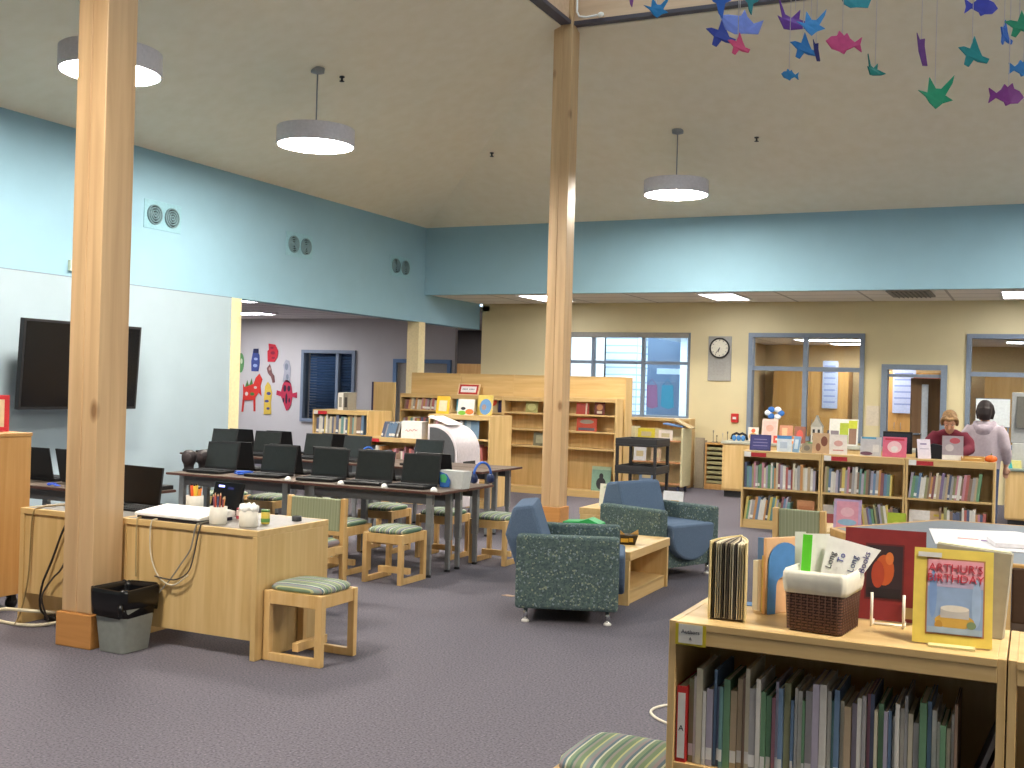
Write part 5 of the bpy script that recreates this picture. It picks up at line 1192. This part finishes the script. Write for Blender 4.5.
t = T('model_house', 'small white model tower with green base on counter', 'model', (-2.98, 17.12, zc)); b = MB(); b.box(-.08, -.07, .03, .08, .07, .27); b.build('walls', plain('#c9c6bc', .6), t); b = MB(); b.prism([(-.09, .27), (.09, .27), (.03, .36), (.0, .44), (-.03, .36)], (0, -.08, 0), (1,0,0), (0,0,1), (0, .16, 0)); b.build('roof', plain('#a9a69a', .6), t)
b = MB(); b.box(-.12, -.1, 0, .12, .1, .03); b.build('base', plain('#5f8f5a', .7), t); b = MB(); [b.box(x, -.073, z, x+.035, -.07, z+.06) for x in (-.055, .02) for z in (.07, .17)]; b.build('windows', M['charcoal'], t)
for x, h, c, lab in ((-3.08, .2, '#2f3038', 'dark bottle left of the model tower'), (-2.84, .22, '#3a3444', 'dark bottle right of the model tower'), (-2.78, .3, '#3f6fb0', 'tall blue bottle behind the lime green poster board')):
    b = MB(); b.lathe([(.035, 0), (.04, .01), (.04, h*.6), (.015, h*.78), (.015, h), (.003, h)], (x, 17.28, zc), 14); tag(b.build('bottle', plain(c, .3)), lab, 'bottle')
# clock, alarm, paper
t = T('wall_clock', 'round white wall clock on a grey panel', 'clock', (-4.89, 18.6, 2.36)); b = MB(); b.box(-.2, -.025, -.56, .2, 0, .2); b.build('panel', plain('#a3a199', .6), t, bevel=.004)
b = MB(); b.lathe([(.172, -.001), (.176, .02), (.165, .04), (.155, .04), (.15, .02), (.15, -.001)], n=36, cap=False)
for v in b.bm.verts: v.co = Vector((v.co.x, -.027-v.co.z, v.co.y))
b.build('rim', plain('#2c2b2a', .4), t)
b = MB(); b.prism([(.152*math.cos(2*PI*k/32), .152*math.sin(2*PI*k/32)) for k in range(32)], (0, -.03, 0), (1,0,0), (0,0,1), (0, -.01, 0)); f = b.build('face', plain('#e9e3cc', .5), t)
b = MB()
for k in range(12): a = PI/6*k; b.obox((.13*math.sin(a), -.0408, .13*math.cos(a)), (.008, .0012, .024), (0, a, 0))
b.build('hour_marks', M['black'], f)
b = MB(); a = math.radians(200); b.obox((.035*math.sin(a), -.0425, .035*math.cos(a)), (.011, .0015, .085), (0, a, 0)); a = math.radians(215); b.obox((.05*math.sin(a), -.0445, .05*math.cos(a)), (.008, .0015, .125), (0, a, 0)); b.build('hands', M['black'], f)
b = MB(); [b.obox((-.1+.025*i, -.026, -.45+.025*j), (.009, .002, .009)) for i in range(9) for j in range(9)]; b.build('speaker_grille', plain('#8a8880', .6), t)
t = T('fire_alarm', 'small red fire alarm box on the yellow wall', 'alarm', (-4.6, 18.6, 1.18)); b = MB(); b.box(-.06, -.05, -.075, .06, 0, .075); b.build('box', M['red'], t, bevel=.006); b = MB(); b.box(-.03, -.054, -.02, .03, -.0505, .02); b.build('pull_bar', M['white'], t)
b = MB(); b.box(-2.47, 18.592, 1.14, -2.27, 18.6, 1.46); tag(b.build('notice_paper', plain('#d9cdb8', .7)), 'pale paper notice on the wall left of the door', 'notice')
b = MB(); b.box(-.84, 18.5, 1.2, -.36, 18.52, 1.62); b.mi = 1; b.box(-.85, 18.505, 1.19, -.35, 18.525, 1.2); b.box(-.85, 18.505, 1.62, -.35, 18.525, 1.63)
b.box(-.83, 18.503, 0, -.81, 18.523, 1.19); b.box(-.39, 18.503, 0, -.37, 18.523, 1.19); b.box(-.85, 18.42, 0, -.79, 18.54, .02); b.box(-.41, 18.42, 0, -.35, 18.54, .02)
tag(b.build('white_board', [plain('#dfe6e6', .5), M['grey_frame']]), 'white board in the rightmost window behind the hooded person', 'board')
# right hand desk with machines
t = T('service_desk', 'wooden service desk with grey top at the right edge', 'desk', (-.36, 15.6, 0)); b = MB(); b.box(.02, .02, .07, 1.9, .75, .70); b.build('body', M['maple'], t, bevel=.03); b = MB(); b.box(.06, .06, 0, 1.86, .71, .07); b.build('plinth', M['charcoal'], t); b = MB(); b.box(0, 0, .70, 1.93, .78, .735); b.build('worktop', plain('#8d9a92', .45), t, bevel=.006)
t = T('desk_copier', 'grey office machine with dark screen on the service desk', 'machine', (.03, 15.98, .7355)); b = MB(); b.box(-.3, -.2, 0, .3, .25, .32); b.build('body', plain('#b5b7b4', .5), t, bevel=.01)
b = MB(); b.prism([(-.15, .32), (.15, .32), (.12, .96), (-.02, .98)], (-.32, .0, 0), (0,1,0), (0,0,1), (.64, 0, 0)); h_ = b.build('upper_housing', plain('#8f9292', .5), t, bevel=.012); b = MB(); b.prism([(-.155, .52), (-.03, .92), (-.036, .925), (-.162, .522)], (-.26, 0, 0), (0,1,0), (0,0,1), (.52, 0, 0)); b.build('screen', plain('#55534c', .25), h_)
for x, y, c, w, h, lab in ((-.22, 15.7, '#d9cf8a', .14, .1, 'yellow paper box on the service desk front'), (-.28, 15.64, '#3fb0b4', .05, .09, 'small teal triangle stand on the service desk corner')):
    b = MB(); b.prism([(-w/2, 0), (w/2, 0), (w/2*(.9 if w > .1 else .2), h), (-w/2*(.9 if w > .1 else -.1), h)], (x, y, .7355), (1,0,0), (0,0,1), (0, .06, 0)); tag(b.build('desk_item', plain(c, .6)), lab, 'stationery')

# ---------------------------------------------------------------- side-room cutouts on the wall
def blob(pts, name, hexc, label, extra=()):
    X0, Z0 = pts[0]
    t = T(name, label, 'cutout', (X0, 20.49, Z0), 0, 'paper cutouts on the side room wall')
    S_ = lambda P: [(q[0]*.62, q[1]*.76) for q in P]
    b = MB(); b.prism(S_(pts[1]), (0, -.012, 0), (1,0,0), (0,0,1), (0, .01, 0)); c = b.build('shape', plain(hexc, .7), t)
    for nm, hx, polys in extra:
        b = MB()
        for p in polys: b.prism(S_(p), (0, -.0135, 0), (1,0,0), (0,0,1), (0, .0014, 0))
        b.build(nm, plain(hx, .7), c)
def oval(cx, cz, a, c, n=16): return [(cx+a*math.cos(2*PI*k/n), cz+c*math.sin(2*PI*k/n)) for k in range(n)]
blob(((-16.2, 2.06), [(-.17,-.35),(.14,-.35),(.19,-.1),(.17,.15),(.12,.18),(.12,.33),(-.1,.33),(-.14,.15),(-.19,-.05)]), 'wall_cutout', '#42508c', 'blue bottle shaped paper cutout high on the side room wall', [('pattern', '#9fb0d4', [oval(0,-.18,.1,.05), oval(.02,.02,.09,.04)]), ('dark_cap', '#2c3050', [[(-.1,.2),(.12,.2),(.12,.33),(-.1,.33)]])])
blob(((-15.73, 2.22), [(-.2,-.27),(.12,-.27),(.24,-.1),(.26,.06),(.12,.25),(-.18,.28),(-.16,.1),(-.22,.05)]), 'wall_cutout', '#c8303c', 'red rounded paper cutout at the top of side room wall', [('pattern', '#8f1f38', [oval(.03,.0,.1,.05), oval(-.02,.15,.08,.03), oval(.06,-.15,.09,.03)])])
blob(((-15.76, 1.78), [(-.18,.12),(-.05,.24),(.02,.1),(.06,-.02),(.16,-.1),(.2,-.3),(.1,-.32),(.02,-.14),(-.1,-.05),(-.14,.0)]), 'wall_cutout', '#7d5550', 'small brown paper cutout in the middle of side room wall', [('pattern', '#b8948a', [oval(-.04,.1,.05,.05)])])
blob(((-15.32, 1.80), [(-.16,-.3),(.16,-.32),(.18,.1),(.1,.32),(-.04,.36),(-.15,.2),(-.1,.0)]), 'wall_cutout', '#a9a9b0', 'grey paper cutout right of the small brown one', [('pattern', '#7f8590', [oval(0,.15,.08,.1), oval(.05,-.15,.06,.08)])])
blob(((-16.3, 1.27), [(-.42,-.55),(-.34,-.55),(-.3,-.2),(.12,-.18),(.14,-.52),(.22,-.52),(.2,-.1),(.35,.05),(.48,-.05),(.42,.25),(.5,.45),(.36,.62),(.2,.5),(.1,.3),(-.1,.28),(-.3,.2),(-.38,.3),(-.36,.0)]), 'wall_cutout', '#d2362c', 'red four legged animal paper cutout with green spots', [('green_parts', '#4f7a3a', [[(-.28,.2),(-.18,.42),(-.1,.25)], [(-.1,.25),(.02,.48),(.08,.3)], oval(.06,.0,.1,.05)]), ('pattern', '#d9c8b8', [oval(-.2,.0,.07,.06), oval(.2,.2,.07,.04)])])
blob(((-15.82, 1.18), [(-.17,-.48),(.17,-.46),(.14,-.1),(.19,.15),(.1,.4),(-.02,.5),(-.14,.36),(-.17,.0)]), 'wall_cutout', '#d8b84a', 'yellow paper cutout below the grey one', [('pattern', '#4a4a80', [oval(.04,.15,.1,.05), oval(-.04,-.08,.1,.04), oval(.03,-.3,.07,.04)])])
pts = oval(0,0,.26,.46,22)
blob(((-15.3, 1.27), [(.26,.06),(.46,.1),(.46,-.08),(.26,-.04)] + [(.25*math.cos(a), .46*math.sin(a)) for a in [-.2 - k*(2*PI-.4)/20*.46 for k in range(1, 11)]] + [(-.25,-.04),(-.46,.0),(-.44,.14),(-.25,.1)] + [(.25*math.cos(a), .46*math.sin(a)) for a in [PI-.4 - k*(PI-.6)/8 for k in range(0, 9)]]), 'wall_cutout', '#b8324a', 'round crimson beetle like paper cutout near the side room window', [('pattern', '#3a1f34', [oval(-.08,.2,.07,.1), oval(.1,.2,.07,.09), oval(0,-.1,.05,.16), oval(.13,-.15,.04,.07), oval(-.13,-.15,.04,.07)])])
blob(((-16.62, 1.98), oval(0,0,.15,.3)), 'wall_cutout', '#5f9a5a', 'green oval paper cutout cut off by the cream post', [('pattern', '#c9d8b8', [oval(.04,.05,.05,.08)])])
t = T('music_stand', 'black folded stand beside the cream post in the side room', 'stand', (-10.6, 12.6, 0)); b = MB(); b.cyl((0, 0, 0), (0, 0, 1.1), .014, 8); [b.tube([(0, 0, .25), (.22*math.cos(a), .22*math.sin(a), .012)], .011, 6) for a in (0, 2.1, 4.2)]; b.build('tripod', M['black'], t); b = MB(); b.tube([(-.07, 0, 1.36), (0, 0, 1.1), (.11, 0, 1.3)], .016, 6); b.tube([(0, 0, 1.1), (.02, 0, 1.4)], .016, 6); b.build('arms', M['black'], t)

# ---------------------------------------------------------------- hanging paper creatures
FISH = {
 'fish': [(-.5,.02),(-.34,.16),(-.16,.2),(-.1,.34),(.04,.22),(.12,.3),(.2,.16),(.32,.06),(.5,.2),(.46,.0),(.5,-.2),(.32,-.06),(.12,-.16),(.06,-.26),(-.06,-.2),(-.3,-.16)],
 'bird': [(-.5,.06),(-.2,.04),(-.16,.42),(.02,.16),(.16,.16),(.46,.5),(.42,.3),(.26,.0),(.44,-.12),(.2,-.2),(.04,-.34),(-.14,-.2),(-.26,-.06)],
 'wing': [(-.5,.1),(-.3,.16),(-.06,.12),(.06,.5),(.2,.14),(.3,-.08),(.5,-.16),(.44,-.3),(.2,-.26),(.06,-.2),(-.1,-.42),(-.26,-.36),(-.2,-.1)],
 'dive': [(-.5,.42),(-.14,.3),(0,.4),(.16,.3),(.5,.36),(.34,.16),(.14,.06),(.06,-.5),(-.1,-.3),(-.18,.04),(-.34,.1)],
 'shark': [(-.5,.12),(-.3,.18),(.02,.2),(.1,.34),(.16,.2),(.3,.06),(.5,.14),(.4,-.16),(.1,-.16),(-.1,-.2),(-.34,-.14)],
 'sliver': [(-.16,.5),(-.06,.3),(.1,.34),(.1,.1),(.2,-.46),(.06,-.46),(-.08,-.04)],
 'plane': [(-.5,.5),(-.28,.06),(-.1,.0),(.12,.22),(.1,-.02),(.5,-.16),(.3,-.24),(-.1,-.3),(-.3,-.3),(-.5,.0),(-.36,-.04)],
}
def unproj(px, py, Y):
    v = W.transposed() @ Vector(((px-512)/1110, (py-384)/1110, 1)); s = Y/v.y
    return Vector((v.x*s, Y, 1.6+v.z*s))
for k, (px, py, wp, kind, col_, Y, rz, nm) in enumerate((
    (657, 8, 24, 'bird', '#1f7fc0', 8.4, .2, 'blue paper bird leftmost below the beam'), (632, 0, 12, 'dive', '#7a3f86', 9.2, .2, 'purple tip of a paper creature at top edge, leftmost'),
    (722, 4, 24, 'dive', '#2f69c9', 8.1, .1, 'mid blue diving paper bird above the periwinkle shark'), (752, 4, 18, 'dive', '#1f7f88', 9.0, .5, 'teal paper bird above the right end of periwinkle shark'),
    (742, 24, 42, 'shark', '#7f96ea', 8.6, .3, 'periwinkle paper shark in the left cluster'), (721, 33, 28, 'wing', '#2a3f9a', 8.9, .2, 'dark blue paper bird left of the pink star bird'),
    (739, 44, 22, 'wing', '#d9507f', 8.2, .3, 'pink star shaped paper bird under the periwinkle shark'), (797, 17, 36, 'plane', '#6a3a9a', 8.8, .2, 'violet paper bird in the middle cluster'),
    (812, 24, 28, 'bird', '#4a9fea', 8.0, .1, 'bright sky blue paper bird in the middle cluster'), (804, 46, 26, 'wing', '#2477bd', 8.5, .2, 'blue paper bird with spread tail in the middle cluster'),
    (817, 50, 20, 'sliver', '#2a2f74', 8.25, .2, 'narrow navy paper creature right of the spread tail bird'), (790, 75, 17, 'fish', '#2a7fb8', 8.7, .3, 'small blue paper fish lowest in the middle cluster'),
    (844, 43, 34, 'fish', '#d04f8a', 8.3, .2, 'pink magenta paper fish right of the middle cluster'), (856, 0, 32, 'shark', '#2f93a4', 8.9, .3, 'teal paper shark cut by the top edge'),
    (877, 68, 22, 'plane', '#17807a', 8.5, .5, 'dark teal paper bird hanging alone below the pink fish'), (923, 49, 30, 'sliver', '#75468f', 8.7, .2, 'narrow purple paper creature seen edge on'),
    (937, 94, 36, 'bird', '#17946f', 8.2, .2, 'green paper bird hanging lowest in the middle right'), (981, 8, 32, 'fish', '#4650c2', 8.6, PI+.2, 'indigo paper fish at the top right'),
    (974, 52, 30, 'wing', '#1f8f95', 8.4, .2, 'turquoise paper bird below the indigo fish'), (1007, 33, 25, 'wing', '#2f6fce', 8.9, .8, 'royal blue paper bird at the right edge'),
    (1020, 24, 26, 'wing', '#2f9a77', 8.1, -.2, 'green paper bird cut by the right edge'), (1021, 70, 26, 'fish', '#2f7fc4', 8.6, PI+.3, 'blue paper fish cut by the right edge'),
    (1006, 97, 34, 'fish', '#7a2f86', 8.3, PI+.2, 'dark purple paper fish lowest at the right'))):
    p = unproj(px, py, Y); dpt = (W @ (p - Vector((0, 0, 1.6)))).z; s = 1.14*wp*dpt/1110
    t = T('paper_fish' if kind in ('fish', 'shark') else 'paper_bird', nm, 'mobile', p, rz + .42, 'paper fish and birds hung under the skylight')
    b = MB(); b.prism([(q[0]*s, q[1]*s) for q in FISH[kind]], (0, -.006, 0), (1,0,0), (0,0,1), (0, .012, 0))
    for v in b.bm.verts: v.co.y += .10*s*math.cos(v.co.x/s*3)
    b.build('body', plain(col_, .45), t, bevel=.002)
    b = MB(); b.cyl((0, .1*s, .18*s), (0, .1*s, 7.235-p.z), .003, 5); b.build('string', plain('#d9d6d8', .4), t)

# ---------------------------------------------------------------- people
def loft(b, secs, n=18):
    b.ring([[Vector((cx+rx*math.cos(2*PI*k/n), cy+ry*math.sin(2*PI*k/n), z)) for k in range(n)] for cx, cy, z, rx, ry in secs])
def remesh(o, vox, smooth=4):
    m = o.modifiers.new('one_surface', 'REMESH'); m.mode = 'VOXEL'; m.voxel_size = vox; m.use_smooth_shade = True
    if smooth: q = o.modifiers.new('smooth', 'SMOOTH'); q.iterations = smooth; q.factor = .5
def hand(b, w, d, side, curl=.5, L=.085):
    """palm and five fingers from wrist w along direction d"""
    w, d = Vector(w), Vector(d).normalized(); up = Vector((0, 0, 1)); s = d.cross(up)
    if s.length < .1: s = Vector((0, 1, 0)).cross(d)
    s.normalize(); nrm = s.cross(d)
    b.tube([w, w+d*.03, w+d*.075, w+d*.09], [.022, .03, .034, .02], 10)
    for k, ln in enumerate((.062, .072, .068, .052)):
        o = w + d*.08 + s*(.026-.0173*k)
        b.tube([o, o+d*ln*.4, o+d*ln*.75 - nrm*ln*curl*.25, o+d*ln*.92 - nrm*ln*curl*.6], [.0095, .009, .0085, .007], 7)
    o = w + d*.025 + s*side*.024
    b.tube([o, o+d*.03+s*side*.022, o+d*.055+s*side*.026], [.011, .0105, .008], 7)
def head(b, c, tilt, R=1):
    """head with nose, brow, chin and ears; faces local -y before the tilt about x"""
    E_ = Euler((tilt, 0, 0)).to_matrix(); c = Vector(c); n0 = len(b.bm.verts)
    b.ell((0, 0, .02), (.075, .092, .095)); b.ell((0, -.028, -.05), (.055, .062, .062)); b.ell((0, -.06, -.092), (.026, .026, .02))
    b.tube([(0, -.086, .012), (0, -.1, -.012), (0, -.112, -.032), (0, -.09, -.038)], [.008, .011, .014, .01], 8)
    for s in (-1, 1): b.ell((s*.076, .005, -.01), (.012, .022, .032)); b.ell((s*.036, -.066, -.028), (.022, .022, .02)); b.ell((s*.03, -.08, .022), (.024, .012, .009))
    b.ell((0, -.084, -.058), (.024, .012, .007)); b.ell((0, -.083, -.069), (.021, .012, .007))
    b.bm.verts.ensure_lookup_table()
    for v in b.bm.verts[n0:]: v.co = c + E_ @ v.co
    return E_
def eyes(t, c, E_, col_='#3a2a22'):
    for s in (-1, 1):
        b = MB(); b.ell((s*.03, -.081, .004), (.010, .007, .0055)); b.mi = 1; b.ell((s*.03, -.0865, .004), (.0055, .004, .005))
        for v in b.bm.verts: v.co = Vector(c) + E_ @ v.co
        b.build('eye', [M['white'], plain(col_, .3)], t)
skin = plain('#c99a80', .6)
# the hooded person, seen from behind (faces +y)
t = T('person', 'person in grey hooded sweatshirt and jeans, seen from behind', 'person', (-.56, 14.72, 0), PI-.12)
b = MB(); hc = (0, -.0, 1.475); E_ = head(b, hc, .12)
b.tube([(0, .01, 1.28), (0, .0, 1.36), (0, -.005, 1.43)], [.06, .052, .056], 12); loft(b, [(0, 0, .82, .15, .1), (0, 0, .95, .145, .1), (0, 0, 1.1, .15, .105), (0, .01, 1.24, .17, .1), (0, .01, 1.31, .1, .07)])
for s in (-1, 1):
    b.tube([(s*.15, .01, 1.26), (s*.21, .02, 1.1), (s*.235, .0, .98), (s*.235, -.08, .86), (s*.23, -.1, .80)], [.055, .048, .042, .034, .026], 10); hand(b, (s*.23, -.1, .80), (0, -.25, -1), -s)
    b.tube([(s*.085, 0, .86), (s*.095, -.01, .5), (s*.1, .01, .1)], [.09, .06, .042], 12); b.tube([(s*.1, .03, .05), (s*.1, -.12, .035)], [.045, .035], 10)
bd = b.build('body', skin, t); remesh(bd, .007, 2); eyes(bd, hc, E_)
b = MB(); loft(b, [(0, .0, .76, .185, .125), (0, 0, .84, .19, .13), (0, .005, 1.0, .185, .13), (0, .01, 1.14, .195, .13), (0, .012, 1.24, .205, .12), (0, .012, 1.30, .15, .09), (0, .01, 1.345, .08, .075)])
for s in (-1, 1): b.tube([(s*.14, .012, 1.265), (s*.205, .02, 1.17), (s*.24, .02, 1.03), (s*.25, -.03, .93), (s*.245, -.09, .845)], [.075, .075, .066, .06, .046], 12)
cl = b.build('hooded_sweatshirt', plain('#b5a9b2', .9), bd); remesh(cl, .014, 5)
b = MB(); R = []
for k in range(11):
    a = PI*(-.15 + 1.3*k/10); px_, py_ = .105*math.cos(a), .02+.085*math.sin(a)*1.1
    z = 1.325 - .085*max(0, math.sin(a)); rr_ = .03 + .022*max(0, math.sin(a))
    R.append((px_, py_, z, rr_))
b.tube([r[:3] for r in R], [r[3] for r in R], 10); b.ell((0, .115, 1.235), (.1, .035, .075)); hd = b.build('hood', plain('#ada1ab', .9), cl); remesh(hd, .012, 4)
b = MB(); loft(b, [(0, .0, .92, .165, .115), (0, 0, .82, .17, .12), (0, 0, .76, .165, .115)])
for s in (-1, 1): b.tube([(s*.085, 0, .82), (s*.095, -.01, .5), (s*.1, .01, .06)], [.098, .075, .066], 14)
j = b.build('jeans', plain('#3a4a6b', .85), bd); remesh(j, .014, 3)
for s in (-1, 1): b = MB(); b.tube([(s*.1, .04, .045), (s*.1, -.04, .05), (s*.1, -.14, .035)], [.045, .05, .034], 12); b.build('shoe', M['charcoal'], bd)
b = MB(); b.ell((0, .018, 1.515), (.09, .098, .092)); b.tube([(0, .05, 1.5), (0, .062, 1.42), (0, .06, 1.36)], [.085, .08, .06], 14)
for s in (-1, 1): b.tube([(s*.05, .0, 1.53), (s*.08, .0, 1.45), (s*.075, .01, 1.37)], [.045, .034, .02], 10)
hr = b.build('hair', plain('#241b1b', .6, noise=.25, scale=60), bd); remesh(hr, .01, 3)
# the person bending over the bookcase, facing the camera
t = T('person', 'blond person in maroon sweater bending over the far bookcase', 'person', (-.915, 14.02, 0), .05)
b = MB(); hc = (0, -.16, 1.34); E_ = head(b, hc, .55)
b.tube([(0, -.04, 1.2), (0, -.08, 1.25), (0, -.13, 1.29)], [.06, .052, .055], 12); loft(b, [(0, .12, .86, .15, .11), (0, .1, .98, .145, .11), (0, .05, 1.1, .16, .11), (0, -.0, 1.19, .16, .09), (0, -.03, 1.23, .09, .07)])
for s in (-1, 1):
    b.tube([(s*.15, .0, 1.17), (s*.2, -.06, 1.04), (s*.2, -.14, .99), (s*.13, -.32, .985), (s*.1, -.37, .98)], [.055, .048, .042, .034, .026], 10); hand(b, (s*.1, -.37, .98), (-s*.3, -1, -.15), s)
    b.tube([(s*.085, .12, .88), (s*.095, .08, .5), (s*.1, .1, .1)], [.09, .06, .042], 12); b.tube([(s*.1, .12, .05), (s*.1, -.03, .035)], [.045, .035], 10)
bd = b.build('body', skin, t); remesh(bd, .007, 2); eyes(bd, hc, E_)
b = MB(); loft(b, [(0, .12, .82, .185, .14), (0, .1, .96, .185, .14), (0, .06, 1.08, .2, .135), (0, .01, 1.17, .205, .115), (0, -.02, 1.22, .13, .085), (0, -.04, 1.25, .075, .065)])
for s in (-1, 1): b.tube([(s*.13, .0, 1.175), (s*.205, -.05, 1.09), (s*.215, -.12, 1.02), (s*.17, -.24, .995), (s*.125, -.33, .985)], [.08, .078, .068, .056, .042], 12)
cl = b.build('sweater', plain('#6b2334', .9), bd); remesh(cl, .014, 5)
b = MB(); loft(b, [(0, .12, .94, .165, .12), (0, .12, .84, .17, .12), (0, .12, .78, .165, .115)])
for s in (-1, 1): b.tube([(s*.085, .12, .84), (s*.095, .08, .5), (s*.1, .1, .06)], [.098, .075, .066], 14)
j = b.build('trousers', plain('#2f3244', .85), bd); remesh(j, .014, 3)
for s in (-1, 1): b = MB(); b.tube([(s*.1, .14, .045), (s*.1, .04, .05), (s*.1, -.04, .035)], [.045, .05, .034], 12); b.build('shoe', M['charcoal'], bd)
b = MB(); n0 = 0; b.ell((0, .022, .052), (.086, .09, .085)); b.ell((0, .05, -.0), (.08, .06, .09))
for s in (-1, 1): b.tube([(s*.03, -.06, .1), (s*.07, -.045, .06), (s*.082, -.01, .0), (s*.08, .01, -.06)], [.025, .028, .026, .016], 10)
b.tube([(-.05, -.075, .085), (0, -.09, .075), (.05, -.075, .085)], [.018, .022, .018], 8)
for v in b.bm.verts: v.co = Vector(hc) + E_ @ v.co
hr = b.build('hair', plain('#93714a', .6, noise=.25, scale=60), bd); remesh(hr, .01, 3)

# ---------------------------------------------------------------- group phrases for the remaining repeats
for o in [o for o in COL.objects if o.parent is None and 'category' in o and 'group' not in o]:
    n = o.name.split('.')[0]; l = o['label']; y, z = o.location.y, o.location.z
    g = None
    if n == 'bookcase':
        g = 'low far bookcases' if 'low far' in l else 'units of the long back bookcase wall' if 'long b' in l else 'near low bookcases' if y < 4 else 'bookcases behind the laptop tables' if y < 14 else None
    elif n == 'display_book':
        g = ('books displayed on the far bookcase tops' if z > .9 else 'books facing out on the low far shelves') if 13 < y < 13.6 and o.location.x > -4 else 'books facing out in the mid bookcases' if 12.8 < y < 14 else \
            'books facing out in the back bookcases' if 15 < y < 16 else 'books on the book truck' if 16.8 < y < 17.05 and o.location.x < -5 else 'books and cards on the counter' if y > 16 else 'books displayed on the low tables' if y > 5 else 'books displayed on the near bookcase'
    else:
        g = {'armchair': 'blue and teal armchairs', 'desk': 'maple desk parts', 'low_table': 'low wooden tables', 'chair': 'padded wooden chairs', 'wood_column': 'timber columns', 'pendant_lamp': 'round pendant lamps',
             'ceiling_light': 'flat ceiling panels', 'air_vent': 'round wall vents', 'sprinkler': 'ceiling sprinklers', 'cupboard': 'tan office cupboards', 'wall_chart': 'charts in the office', 'coiled_cable': 'blue coils on the laptop tables',
             'pencil_cup': 'white cups on the desk', 'small_jar': 'small jars on the desk', 'cable': 'cables by the desk', 'headphones': 'blue headphones', 'shelf_label': 'labels on the bookcases', 'bookend': 'blue bookends',
             'card': 'white cards in the wicker basket', 'folder': 'folders on the book truck', 'paint_brush_stand': 'upright sticks on the drawer cabinet', 'bottle': 'bottles on the counter', 'magazine_file': 'magazine files',
             'hanging_cloth': 'cloths hung outside', 'person': 'people at the far bookcases', 'sign_holder': 'red framed signs', 'desk_item': 'small things on the service desk'}.get(n)
    if g: o['group'] = g
